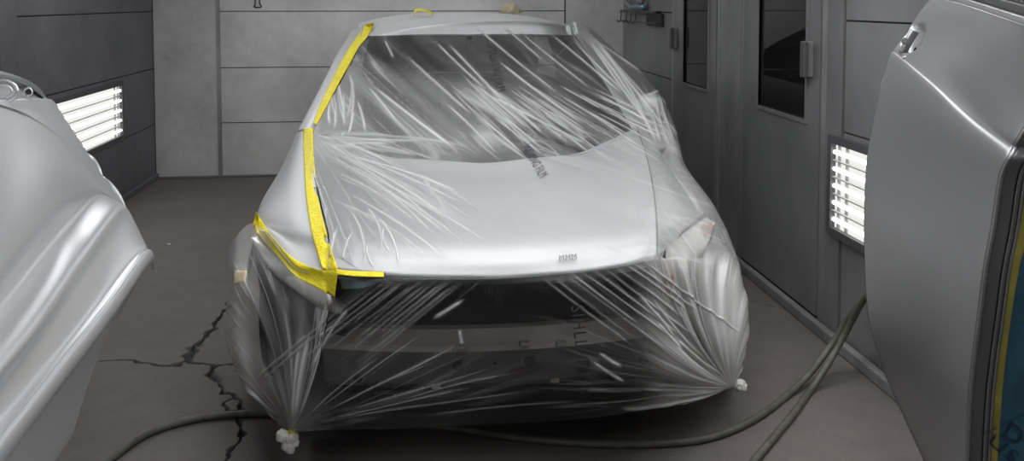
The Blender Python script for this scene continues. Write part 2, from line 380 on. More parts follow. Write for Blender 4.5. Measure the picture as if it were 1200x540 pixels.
# ceiling lamps (outside the frame, they light the booth; rear cross panel added for the roof)
LAMP_AT = ['left row, nearest the front', 'left row, nearest the back wall', 'right row, nearest the front', 'right row, middle one', 'across between the rows', 'added across near the back wall to brighten the roof']
def ceiling_lamp(x, y, tilt, i):
    z = 2.46 if tilt else ZC-.06
    t = thing('ceiling_lamp', 'long flat ceiling lamp, ' + LAMP_AT[i], 'lamp', (x, y, z), 'ceiling lamps of the booth')
    hx, hy = (.3, .75) if tilt else (1.0, .35)
    h = box('housing', -hx, hx, y-hy, y+hy, .011, .055, M['lampframe'], t)
    d = box('diffuser', .03-hx, hx-.03, y+.03-hy, y+hy-.03, 0, .0105, M['ceil_rear_fill' if y > 6 else 'ceil_tube'], t)
    for o in (h, d):
        for v in o.data.vertices:
            X, Z = v.co.x, v.co.z; v.co.x = x+X*cos(tilt)+Z*sin(tilt); v.co.z = z-X*sin(tilt)+Z*cos(tilt)
for i, (x, y, t_) in enumerate(((-1.98, .1, -.8), (-1.98, 5.2, -.8), (1.58, .1, .8), (1.58, 2.3, .8), (.2, 2.6, 0), (.2, 6.7, 0))): ceiling_lamp(x, y, t_, i)

# ================================================================== MASKED CAR
XC = .26
car = thing('car', 'silver primed car in the middle of the booth, wrapped in clear film', 'car', (XC, 4.9, 0))
def cc(rows, sx): return np.array([[(XC+sx*p[0], p[1], p[2]) for p in r] for r in rows])
HULL = [
 [(0,3.28,.925),(.38,3.37,.940),(.715,3.72,.982),(.79,3.88,.972),(.85,4.02,.865),(.905,4.05,.65),(.90,4.05,.25)],
 [(0,3.09,.892),(.35,3.16,.902),(.675,3.40,.905),(.775,3.52,.872),(.862,3.60,.79),(.91,3.62,.72),(.905,3.62,.68)],
 [(0,2.90,.838),(.31,2.94,.845),(.605,3.04,.832),(.735,3.15,.800),(.868,3.30,.73),(.905,3.30,.60),(.90,3.30,.53)],
 [(0,2.72,.782),(.28,2.75,.786),(.552,2.82,.787),(.70,2.98,.765),(.855,3.20,.715),(.893,3.20,.58),(.888,3.20,.48)],
 [(0,2.645,.742),(.272,2.672,.746),(.530,2.735,.750),(.685,2.935,.752),(.85,3.18,.723),(.888,3.18,.58),(.884,3.18,.46)],
 [(0,2.60,.704),(.265,2.622,.708),(.515,2.685,.718),(.67,2.90,.738),(.845,3.16,.730),(.883,3.16,.58),(.88,3.16,.45)]]
hood_rows = []
for r in HULL:
    h = [np.array(r[0]), (np.array(r[0])*.5+np.array(r[1])*.5)+(0,-.006,.001), np.array(r[1]), np.array(r[2])*.5+np.array(r[1])*.5+(0,-.012,.003), np.array(r[2])]
    k_ = len(hood_rows); wd_ = (0, 0, 0, .006, .018, .030)[k_]
    hood_rows.append([(-p[0]-wd_*(p[0]/h[-1][0])**2, p[1], p[2]) for p in h[:0:-1]] + [tuple(p) for p in h])
HG = gridpts(cc(hood_rows, 1), 90, 121)
HG[:, 0, 0] += .003; HG[:, -1, 0] -= .003
# pressed crease either side of the hood and a rolled nose
u = np.linspace(-1, 1, 121)[None, :]
HG[:, :, 2] += .004/(1+np.exp(-(np.abs(u)-.83)*60)) - .002
roll = np.stack([HG[-1] + np.array([0, -.005, -.007]), HG[-1] + np.array([0, -.003, -.012]), HG[-1] + np.array([0, .02, -.014]), HG[-1] + np.array([0, .05, -.012])])
HG = np.concatenate([HG, roll])
hood = gridmesh('hood', HG, M['silver'], car, orient(HG, (XC, 2, 3)))
BODY = [HG]
for sx in (-1, 1):
    FR = [list(r[2:]) for r in HULL]
    if sx > 0: FR[-1][1:3] = [(.67, 2.90, .736), (.845, 3.16, .726)]
    else: FR[-1][:3] = [(XC-p[0], p[1], p[2]) for p in (at(379,319,2.69), at(346,314,2.73), at(305,270,3.09))]; FR[-2][1] = (.685, 2.90, .735); FR[-2][0] = (.548, 2.735, .750); FR[-3][0] = (.558, 2.82, .787)
    FG = gridpts(cc(FR, sx), 60, 60)
    FG[:, 0, 0] += sx*.003
    BODY.append(FG); gridmesh('fender', FG, M['silver'], car, orient(FG, (XC+sx*4, 2.5, 3)), .002)
# under-hood liner that closes the shut lines
LG = HG[:90].copy(); LG[:, :, 2] -= .03; LG[:, :, 0] = XC + (LG[:, :, 0]-XC)*1.06; gridmesh('engine_bay_liner', LG[:, ::4], M['dark'], car)
# windshield, roof, pillars
CW = gridpts([[tuple(HG[0, k]+np.array([0, -.02, -.012])) for k in range(0, 121, 12)], [(XC+.70*s, 3.56+.19*s*s, .93+.02*abs(s)) for s in np.linspace(-1, 1, 11)], [(XC+.70*s, 3.51+.22*s*s, .972) for s in np.linspace(-1, 1, 11)]], 14, 50)
BODY.append(CW); cowl = gridmesh('cowl_panel', CW, M['dash'], car, orient(CW, (XC, 2, 3)))
WS = []
for y_off, zz, hw, cyv in ((3.50, .962, .70, .22), (3.72, 1.075, .665, .18), (3.95, 1.19, .625, .14), (4.18, 1.295, .585, .10), (4.38, 1.372, .55, .06)):
    WS.append([(XC+hw*s, y_off+cyv*s*s, zz+.012*(1-s*s)-.0*s) for s in np.linspace(-1, 1, 9)])
WG = gridpts(WS, 40, 60)
BODY.append(WG); gridmesh('windshield', WG, M['glass'], car, orient(WG, (XC, 2, 3)))
bd = np.concatenate([WG[-1:], ]);
RG = gridpts([[(XC+hw*s, y+cv*s*s, z-dz*abs(s)**3) for s in np.linspace(-1, 1, 13)] for y, z, hw, cv, dz in
    ((4.375, 1.380, .565, .07, .015), (4.62, 1.432, .58, .03, .025), (5.0, 1.466, .60, 0, .045), (5.4, 1.478, .61, 0, .06), (5.8, 1.462, .61, 0, .07), (6.2, 1.41, .59, 0, .07))], 60, 80)
BODY.append(RG); gridmesh('roof', RG, M['silver'], car, orient(RG, (XC, 5, 5)), .01)
for sx in (-1, 1):
    P = [[(.70, 3.74, .972), (.745, 3.78, .985), (.797, 3.87, .972)], [(.665, 3.905, 1.078), (.705, 3.95, 1.085), (.758, 4.03, 1.065)], [(.625, 4.09, 1.192), (.66, 4.14, 1.196), (.715, 4.22, 1.17)],
         [(.585, 4.28, 1.297), (.615, 4.34, 1.30), (.675, 4.44, 1.275)], [(.55, 4.44, 1.372), (.578, 4.52, 1.372), (.635, 4.64, 1.352)], [(.565, 4.62, 1.42), (.585, 4.7, 1.405), (.635, 4.85, 1.38)]]
    PG = gridpts(cc(P, sx), 50, 12); BODY.append(PG); gridmesh('windshield_pillar', PG, M['silver'], car, orient(PG, (XC+sx*3, 3, 3)), .01)
    S = [[(.79, 3.88, .972), (.85, 4.02, .865), (.905, 4.05, .65), (.90, 4.05, .25)], [(.80, 4.4, .965), (.86, 4.4, .86), (.912, 4.4, .65), (.90, 4.4, .22)], [(.80, 5.2, .955), (.865, 5.2, .86), (.915, 5.2, .65), (.90, 5.2, .22)],
         [(.79, 6.2, .965), (.86, 6.2, .88), (.905, 6.2, .68), (.89, 6.2, .3)], [(.73, 7.1, .96), (.79, 7.1, .87), (.84, 7.1, .65), (.82, 7.1, .3)]]
    SG = gridpts(cc(S, sx), 50, 20); SG[:, :, 1] += .004; BODY.append(SG); gridmesh('body_side', SG, M['silver'], car, orient(SG, (XC+sx*5, 5, 1)), .003)
    Wn = [[(.785, 3.92, .975), (.775, 4.5, .97), (.775, 5.3, .965), (.775, 6.3, .97)], [(.705, 4.2, 1.15), (.69, 4.7, 1.2), (.69, 5.3, 1.2), (.69, 6.0, 1.18)], [(.615, 4.68, 1.365), (.603, 4.95, 1.40), (.60, 5.3, 1.41), (.60, 5.8, 1.385)]]
    WN = gridpts(cc(Wn, sx), 14, 20); gridmesh('side_window', WN, M['glass'], car, orient(WN, (XC+sx*4, 5, 1.2)))
RW = gridpts([[(XC+s*.59, 6.2, 1.40-.06*abs(s)**3) for s in np.linspace(-1, 1, 7)], [(XC+s*.66, 6.7, 1.17) for s in np.linspace(-1, 1, 7)], [(XC+s*.72, 7.0, .97) for s in np.linspace(-1, 1, 7)]], 12, 20)
gridmesh('rear_window', RW, M['glass'], car, orient(RW, (XC, 8, 3)))
TG = gridpts([[(XC+s*.73, 7.0, .965) for s in np.linspace(-1, 1, 7)], [(XC+s*.76, 7.35-.1*s*s, .95) for s in np.linspace(-1, 1, 7)], [(XC+s*.80, 7.42-.2*s*s, .7) for s in np.linspace(-1, 1, 7)], [(XC+s*.80, 7.44-.2*s*s, .35) for s in np.linspace(-1, 1, 7)]], 20, 24)
gridmesh('tail_panel', TG, M['silver'], car, orient(TG, (XC, 9, 3)))
# cabin
bm = bmesh.new(); add_box(bm, XC-.68, XC+.68, 3.82, 4.3, .80, .93, .03); add_box(bm, XC-.70, XC+.70, 4.05, 7.0, .30, .36); bm_obj('dashboard', bm, M['dash'], car)
for sx in (-1, 1):
    s = bmesh.new(); add_box(s, XC+sx*.36-.24, XC+sx*.36+.24, 4.75, 5.2, .36, .62, .05); add_box(s, XC+sx*.36-.23, XC+sx*.36+.23, 5.15, 5.3, .55, 1.08, .05); so = bm_obj('seat', s, M['seat'], car)
    box('headrest', XC+sx*.36-.12, XC+sx*.36+.12, 5.2, 5.29, 1.1, 1.25, M['seat'], so, .04)
bm = bmesh.new(); add_box(bm, XC-.12, XC+.12, 4.30, 4.33, 1.235, 1.30, .012); add_box(bm, XC-.012, XC+.012, 4.31, 4.35, 1.29, 1.37); bm_obj('rear_view_mirror', bm, M['dash'], car)
tube('steering_wheel', [(XC-.36+.18*cos(a), 4.42-.09*sin(a), .93+.16*sin(a)) for a in np.linspace(0, 2*pi, 17)], .014, M['dash'], car, n=48, cap=False)
# mirror on the right door (under the film)
bm = bmesh.new(); bmesh.ops.create_icosphere(bm, subdivisions=3, radius=1)
for v in bm.verts: v.co = (XC+.855+.075*v.co.x, 4.0+.05*v.co.y, 1.045+.065*v.co.z)
bm_obj('door_mirror', bm, M['silver'], car, True)
# wheels
for sx in (-1, 1):
    for yy in (3.60, 6.35):
        b_ = bmesh.new(); lathe(b_, (XC+sx*.68, yy, .315), (sx, 0, 0), [(0, .19), (0, .285), (.03, .313), (.17, .313), (.195, .285), (.195, .2)]); wo = bm_obj('wheel', b_, M['rubber'], car)
        b_ = bmesh.new(); lathe(b_, (XC+sx*.69, yy, .315), (sx, 0, 0), [(0, .2), (.17, .2), (.175, .185), (.15, .05), (.165, .03)]); bm_obj('rim', b_, M['steel'], wo)
# front structure
bm = bmesh.new(); add_box(bm, XC-.62, XC+.62, 2.80, 2.86, .60, .69, .01); add_box(bm, XC-.64, XC-.55, 2.80, 2.9, .2, .66, .01); add_box(bm, XC+.55, XC+.64, 2.80, 2.9, .2, .66, .01); add_box(bm, XC-.62, XC+.62, 2.80, 2.88, .19, .26, .01)
add_box(bm, XC-.72, XC+.72, 2.95, 3.1, .12, .22, .02)
bm_obj('radiator_support', bm, M['support'], car)
bm = bmesh.new(); add_box(bm, XC-.56, XC+.56, 2.845, 2.875, .25, .62)
rad = bm_obj('radiator', bm, M['support'], car)
for i in range(22):
    box('fin_bar', XC-.55, XC+.55, 2.8435, 2.8455, .262+i*.0158, .272+i*.0158, M['support'], rad)
box('splash_shield', XC-.60, XC+.60, 2.85, 3.6, .175, .19, M['support'], car)
lt = bmesh.new(); add_box(lt, XC-.045, XC+.045, 2.735, 2.80, .575, .66, .008); add_box(lt, XC-.015, XC+.015, 2.715, 2.74, .55, .68, .004); bm_obj('hood_latch', lt, M['support'], car)
# bumper beam: curved hollow bar, sloped upper face
prof = [(.10, .495), (.055, .499), (.012, .462), (0, .447), (0, .345), (.02, .325), (.10, .325), (.10, .495)]
s_ = np.linspace(-1, 1, 61)
bm = bmesh.new(); rings = []
for s in s_:
    yb = 2.618+.095*s*s
    rings.append([bm.verts.new((XC+s*.565, yb+p[0], p[1]+.006*(1-s*s))) for p in prof[:-1]])
for A, B in zip(rings, rings[1:]):
    for k in range(7): bm.faces.new((A[k], B[k], B[(k+1) % 7], A[(k+1) % 7]))
bm.faces.new(rings[0]); bm.faces.new(rings[-1][::-1])
beam = bm_obj('bumper_beam', bm, M['beam'], car); beam.data.materials.append(M['beam_shade'])
for i, p in enumerate(beam.data.polygons): p.material_index = 1 if abs(p.normal.y) > .8 or p.center.z < .41 else 0  # front and low faces take the painted shade
def hole(px, py, r, m='dark'):
    p = at(px, py, 2.618); yb = 2.618+.095*((p[0]-XC)/.565)**2; p = at(px, py, yb)
    b_ = bmesh.new(); lathe(b_, p, (0, 1, 0), [(-.0015, r*1.25), (-.003, r), (.012, r*.9)], 20); bm_obj('bolt_hole', b_, M[m], beam)
for px, py, r in ((537, 427, .0155), (621, 422, .0155), (580, 425, .006), (757, 424, .012), (420, 444, .012), (752, 420, .01)): hole(px, py, r)
for px, py in ((539, 407), (615, 403), (658, 403), (511, 453), (650, 446)):
    p = at(px, py, 2.622); box('tab', p[0]-.014, p[0]+.014, p[1]-.004, p[1]+.02, p[2]-.005, p[2]+.005, M['steel'], beam)
bm = bmesh.new(); add_box(bm, XC-.40, XC+.42, 2.634, 2.66, .316, .326, .002); bm_obj('lower_lip', bm, M['support'], beam)
for sx in (-1, 1):
    box('crash_box', XC+sx*.47-.05, XC+sx*.47+.05, 2.72, 2.98, .34, .47, M['support'], car, .008)
# headlights
for sx in (-1, 1):
    T = [(.515, 2.69, .708), (.60, 2.795, .724), (.67, 2.905, .728), (.76, 3.03, .727), (.84, 3.155, .720)]
    if sx < 0: T = [(XC-p[0], p[1], p[2]) for p in (at(381,324,2.70), at(362,322,2.73), at(344,315,2.77), at(323,294,2.98), at(305,272,3.13))]
    B_ = [(.500, 2.70, .555), (.575, 2.73, .572), (.645, 2.80, .592), (.75, 2.93, .625), (.865, 3.15, .690)]
    rows = []
    for t in np.linspace(0, 1, 5):
        rows.append([tuple(np.array(a)*(1-t)+np.array(b)*t + np.array((.012, -.03, 0))*sin(pi*t)) for a, b in zip(T, B_)])
    hg = gridpts(cc(rows, sx), 20, 40); BODY.append(hg)
    hl = gridmesh('headlight', hg, M['lens'], car, orient(hg, (XC+sx*2, 0, 1)), .03)
    ag = hg[2:18, 2:8] + np.array([sx*.001, -.002, .0]); sx > 0 and gridmesh('side_marker', ag, M['amber'], hl, orient(ag, (XC+sx*2, 0, 1)))
    ag = hg[2:10, 30:38] + np.array([sx*.003, -.002, .001]); sx > 0 and gridmesh('side_marker', ag, M['amber'], hl, orient(ag, (XC+sx*2, 0, 1)))
    # fender apron below the lamp
    A_ = [B_, [(p[0]-.01, p[1]+.05, p[2]-.16) for p in B_], [(p[0]-.03, p[1]+.10, .3) for p in B_]]
    ap = gridpts(cc(A_, sx), 12, 24); gridmesh('fender_apron', ap, M['support' if sx < 0 else 'beam'], car, orient(ap, (XC+sx*2, 0, 1)))

# ------------------------------------------------------------------ body hull for draping
bv, bf = [], []
for Gp in BODY:
    off = sum(len(b) for b in bv); n_r, n_c = Gp.shape[:2]
    cpt = Gp[n_r//2, n_c//2]; out = np.array([XC + (cpt[0]-XC)*3, 1.0 if cpt[1] < 4.6 else cpt[1], 3.0])
    f = gridfaces(n_r, n_c, orient(Gp, out)); bv.append(Gp.reshape(-1, 3)); bf.append(f+off)
BV = np.concatenate(bv); BF = np.concatenate(bf)
bvh = BVHTree.FromPolygons([tuple(v) for v in BV], [tuple(int(i) for i in f) for f in BF])
def drape(P, off, snap=None):
    """push points out of the body; snap (bool array) pulls near ones onto it"""
    Q = P.copy()
    for i in range(len(P)):
        loc, n, _, d = bvh.find_nearest(Vector(P[i]), .12)
        if loc is None: continue
        sd = (Vector(P[i])-loc).dot(n)
        if (sd < off and d < .12) and abs(sd) > .35*d or (snap is not None and snap[i] and d < .07):
            Q[i] = np.array(loc + n*off)
    return Q

# ================================================================== PLASTIC FILM
Frows = [
 [(440,42,4.42),(480,36,4.5),(530,30,4.6),(580,25,4.7),(630,21,4.75),(662,22,4.7),(680,28,4.6),(688,31,4.62),(693,34,4.75),(690,38,5.0)],
 [(428,52,4.38),(475,47,4.37),(530,44,4.37),(580,42,4.37),(630,42,4.38),(668,44,4.4),(690,46,4.38),(707,50,4.4),(718,57,4.5),(718,70,4.9)],
 [(400,98,4.05),(455,96,3.98),(515,95,3.93),(575,95,3.92),(640,95,3.95),(690,95,4.02),(722,92,4.05),(746,93,4.0),(763,97,4.05),(765,118,4.6)],
 [(368,154,3.74),(430,158,3.58),(495,162,3.5),(565,163,3.47),(640,160,3.5),(705,152,3.62),(745,146,3.74),(772,142,3.80),(789,142,3.95),(790,165,4.5)],
 [(363,198,3.40),(420,203,3.26),(490,206,3.18),(570,207,3.15),(650,203,3.19),(715,196,3.30),(758,190,3.42),(783,187,3.5),(801,190,3.65),(806,215,4.3)],
 [(371,250,3.06),(428,252,2.97),(495,254,2.92),(570,254,2.90),(650,250,2.93),(718,243,2.99),(763,236,3.07),(806,230,3.18),(835,238,3.40),(838,262,4.1)],
 [(383,300,2.78),(430,302,2.72),(492,303,2.68),(570,303,2.665),(650,299,2.68),(718,291,2.73),(768,282,2.79),(815,274,2.98),(857,285,3.22),(858,310,3.9)],
 [(388,334,2.69),(430,328,2.615),(490,326,2.585),(570,325,2.57),(650,320,2.58),(720,311,2.615),(769,303,2.67),(822,305,2.85),(868,325,3.08),(868,352,3.8)],
 [(384,375,2.68),(430,370,2.6),(490,370,2.565),(570,370,2.55),(650,368,2.555),(715,362,2.59),(765,356,2.64),(825,355,2.80),(875,375,3.0),(870,400,3.7)],
 [(375,420,2.68),(425,420,2.6),(490,420,2.57),(570,420,2.555),(650,418,2.56),(715,412,2.59),(768,408,2.65),(828,405,2.78),(871,416,2.96),(865,430,3.5)],
 [(359,470,2.7),(420,468,2.63),(490,465,2.6),(570,463,2.59),(650,461,2.6),(715,455,2.62),(775,448,2.68),(828,443,2.8),(863,447,2.93),(860,450,3.2)],
 [(343,503,2.74),(415,503,2.68),(490,501,2.66),(570,497,2.66),(650,492,2.68),(715,486,2.7),(775,478,2.74),(822,469,2.82),(857,453,2.92),(862,452,3.0)]]
ctrl = np.array([[at(*p) for p in r] for r in Frows])
under = ctrl[-1] + np.array([0, .10, -.01]); under2 = ctrl[-1] + np.array([0, .35, .0]); under[0] = ctrl[-1][0]; under[-2:] = ctrl[-1][-2:]; under2[0] = under[0]+(.02, .05, .01)
under2[-2:] = ctrl[-1][-2:]+np.array([-.01, .05, .01])
ctrl = np.concatenate([ctrl, under[None], under2[None]])
NR, NC = 820, 720
FGm = gridpts(ctrl, NR, NC)
Lrows = [
 [(264,300,3.6),(272,283,3.14),(298,262,3.1),(332,302,2.9),(365,328,2.76),(388,334,2.69)],
 [(264,345,3.6),(267,340,2.98),(295,345,2.9),(330,360,2.8),(362,370,2.72),(384,375,2.68)],
 [(268,400,3.5),(270,400,2.92),(298,415,2.84),(330,420,2.76),(357,420,2.7),(375,420,2.68)],
 [(287,450,3.2),(284,447,2.88),(306,466,2.82),(328,472,2.76),(345,472,2.72),(359,470,2.7)],
 [(330,500,2.9),(326,497,2.82),(332,501,2.79),(337,503,2.77),(340,503,2.75),(343,503,2.74)]]
FGl = gridpts(np.array([[at(*p) for p in r] for r in Lrows]), 380, 220)

def smooth_grid(G, it):
    for _ in range(it):
        H = G.copy()
        H[1:-1, 1:-1] = (G[:-2, 1:-1]+G[2:, 1:-1]+G[1:-1, :-2]+G[1:-1, 2:])/4*.6+G[1:-1, 1:-1]*.4
        G = H
    return G
rowp = np.linspace(0, len(ctrl)-1, NR)[:, None]*np.ones((1, NC)); colp = np.linspace(0, 9, NC)[None, :]*np.ones((NR, 1))
snap = ((rowp > 3.7) & (rowp < 7.0) & (colp < 7.2)) | ((rowp < 2.5) & (colp < 5.5))
keep = (rowp > 4.6) & (rowp < 7.4) & (colp < 1.4); F0 = FGm.copy()
FGm = drape(FGm.reshape(-1, 3), .004, snap.reshape(-1)).reshape(NR, NC, 3); FGm[keep] = F0[keep]
FGm = smooth_grid(FGm, 12)
hv = BVHTree.FromPolygons([tuple(v) for v in HG.reshape(-1, 3)], [tuple(int(i) for i in f) for f in gridfaces(*HG.shape[:2], orient(HG, (XC, 2, 3)))])
updir = Vector((0, -.5, .85)).normalized()
for i_, j_ in zip(*np.nonzero((rowp > 3.6) & (rowp < 7.3))):
    lc, n_, _, d_ = hv.ray_cast(Vector(FGm[i_, j_])-updir*.006, updir, .14)
    if lc is None and rowp[i_, j_] < 6.8: lc, n_, _, d_ = hv.ray_cast(Vector(FGm[i_, j_]), -updir, .06)
    if lc is not None: FGm[i_, j_] = np.array(lc+updir*.006)
FGl = drape(FGl.reshape(-1, 3), .006).reshape(FGl.shape); FGl = smooth_grid(FGl, 6)

# -- wrinkles: every fold is a curve on the sheet
KL, KR = (341, 503), (858, 452)
folds = []        # (p0, p1, p2, width px, height m, haze: milky crease plus painted glint)
def fold(p0, p2, bend, wd, h, hz):
    p0 = np.array(p0, float); p2 = np.array(p2, float); d = p2-p0; L = np.hypot(*d)
    folds.append((p0, (p0+p2)/2+np.array([-d[1], d[0]])*bend, p2, wd, h, hz))
R_ = random.uniform
for x0, y0, x1, y1 in ((548,24,665,118),(600,30,700,110),(585,28,640,75),(505,44,575,110),(520,46,600,130),(470,60,560,140),(575,64,690,150),(640,35,735,115),(430,95,540,180),(665,40,745,120),(535,80,625,165),(560,105,700,175),(450,46,462,70),(430,100,470,150)):
    fold((x0, y0), (x1, y1), R_(-.02, .04), 1.3, .004, R_(.35, .7))
for i in range(22):
    a = radians(R_(3, 44)); L = R_(90, 220); r0 = R_(4, 30)
    fold((368+r0*cos(a), 152+R_(0, 20)+r0*sin(a)), (368+L*cos(a), 158+L*sin(a)*.85), R_(-.1, .0), R_(.9, 1.6), R_(.0015, .003), R_(.15, .45))
for i in range(16):
    x0 = R_(374, 420); fold((x0, R_(80, 130)), (x0+R_(-12, 14), R_(130, 160)), R_(-.2, .2), R_(.9, 1.5), .003, R_(.2, .6))
for i in range(14):
    x0 = R_(368, 440); y0 = R_(170, 235); L = R_(120, 210); a = radians(R_(26, 42)); x1 = x0+L*cos(a); y1 = y0+L*sin(a)
    if y1 < 314: fold((x0, y0), (x1, y1), R_(-.12, -.04), R_(.9, 1.5), R_(.001, .002), R_(.15, .4))
for pts, b in (((385,235,392,300),.2),((405,240,425,310),-.25),((425,238,445,300),-.3),((440,250,468,318),-.2),((398,262,388,318),.15),((415,270,402,316),.2),((450,262,462,300),.3),((430,282,440,316),.2)):
    fold(pts[:2], pts[2:], b, 1.3, .002, R_(.3, .55))
for i in range(70):
    x0 = R_(500, 700); y0 = 88+(x0-500)*.06+R_(0, 45); sl = radians(47-(x0-500)*.105+R_(-2, 2)); L = R_(60, 130)
    x1 = x0+L*cos(sl); y1 = y0+L*sin(sl)
    if y1 < 197: fold((x0, y0), (x1, y1), R_(-.05, .0), R_(.7, 1.1), R_(.001, .003), R_(.2, .6))
for i in range(9):
    a = i/9; fold((682+R_(-3, 3), 28+R_(0, 10)), (762+a*38, 95+R_(0, 90)), R_(-.10, .04), R_(1.2, 2.6), .005, R_(.2, .5))
for pts in ((768,108,786,175),(772,104,792,168),(764,120,776,170),(757,112,775,104)): fold(pts[:2], pts[2:], .1, 2.0, .007, .3)
for i in range(13):
    x0 = 446+i*8.8+R_(-2, 2); L = R_(95, 200)
    fold((x0, 325+R_(0, 6)), (x0-L*.80, 325+L*.66), .02, R_(1.3, 2.1), .005, R_(.12, .26))
for x1, y1, k in ((500,388,.9),(548,398,.9),(582,430,.85),(610,436,.6),(640,455,.9),(560,452,.85),(520,420,.8),(450,415,.9),(700,470,.6),(530,470,.9)):
    fold((x1, y1), (x1+(KL[0]+6-x1)*k, y1+(KL[1]-4-y1)*k), R_(.0, .08), R_(.8, 1.4), .004, R_(.2, .42))
for i in range(11):
    x0 = 630+i*12+R_(-3, 3); y0 = 323-(x0-630)*.16; L = R_(90, 170)
    fold((x0, y0), (x0+L*.83, y0+L*.62), R_(-.04, .02), R_(1.0, 1.7), .005, R_(.2, .5))
for pts in ((766,362,790,395),(790,395,846,440),(768,375,800,410),(745,340,792,392),(760,345,835,430),(690,420,735,448),(700,412,730,430),(745,455,840,458),(720,478,800,472)):
    fold(pts[:2], pts[2:], .05, 1.9, .007, R_(.5, .8))
for pts in ((388,345,372,395),(372,395,392,380),(398,372,360,440),(410,360,384,392),(365,380,345,495),(352,400,343,495),(505,375,545,350),(538,385,542,405)):
    fold(pts[:2], pts[2:], .03, 2.0, .006, .6)

def vnoise(a, b, seed):
    r = np.random.default_rng(seed); T = r.random((257, 257))
    ia, ib = np.floor(a).astype(int), np.floor(b).astype(int); fa, fb = a-ia, b-ib
    fa = fa*fa*(3-2*fa); fb = fb*fb*(3-2*fb); g = lambda i, j: T[i % 257, j % 257]
    return (g(ia, ib)*(1-fa)+g(ia+1, ib)*fa)*(1-fb)+(g(ia, ib+1)*(1-fa)+g(ia+1, ib+1)*fa)*fb
def crease(psi, al, fs, fa, seed, k, p=1.5):
    """long thin creases along lines of constant psi, fading in and out"""
    n = vnoise(psi/fs+3.7, al/fa+1.3, seed); m = vnoise(psi/(fs*5)+9.1, al/(fa*.8)+5.2, seed+50)
    return np.clip(1-np.abs(n-.5)*k, 0, 1)**p*np.clip((m-.25)*2.2, 0, 1)
def swell(psi, al, fs, fa, seed): return vnoise(psi/fs+1.9, al/fa+7.7, seed)-.5

def apply_folds(G):
    px, py = project(G); D = np.zeros(px.shape); Hz = np.zeros(px.shape); fx, fy = px.ravel(), py.ravel(); Df, Hf = D.ravel(), Hz.ravel()
    for p0, p1, p2, wd, h, hz in folds:
        t = np.linspace(0, 1, 13)[:, None]; C = (1-t)**2*p0+2*t*(1-t)*p1+t*t*p2
        lo, hi = C.min(0)-3.2*wd, C.max(0)+3.2*wd
        idx = np.nonzero((fx > lo[0]) & (fx < hi[0]) & (fy > lo[1]) & (fy < hi[1]))[0]
        if len(idx) == 0: continue
        X, Y = fx[idx], fy[idx]; best = np.full(len(idx), 1e9); bt = np.zeros(len(idx))
        for k in range(12):
            a, b = C[k], C[k+1]; d = b-a; s = np.clip(((X-a[0])*d[0]+(Y-a[1])*d[1])/(d @ d+1e-9), 0, 1)
            ds = np.hypot(X-a[0]-s*d[0], Y-a[1]-s*d[1]); m = ds < best; best[m] = ds[m]; bt[m] = (k+s[m])/12
        ta = np.clip(np.minimum(bt/.25, (1-bt)/.25), 0, 1); ta = ta*ta*(3-2*ta)
        v = np.exp(-(best/wd)**2)*ta
        Df[idx] = np.maximum(Df[idx], h*v); Hf[idx] = np.maximum(Hf[idx], hz*v)
    return px, py, D, Hz
def n1(x, seed, fr):
    r = np.random.default_rng(seed); return sum(np.sin(x*f+r.uniform(0, 6.28))*a for f, a in fr)
def blob(px, py, x, y, rx, ry): return np.exp(-((px-x)/rx)**2-((py-y)/ry)**2)
def sstep(x, a, b):
    t = np.clip((x-a)/(b-a), 0, 1); return t*t*(3-2*t)
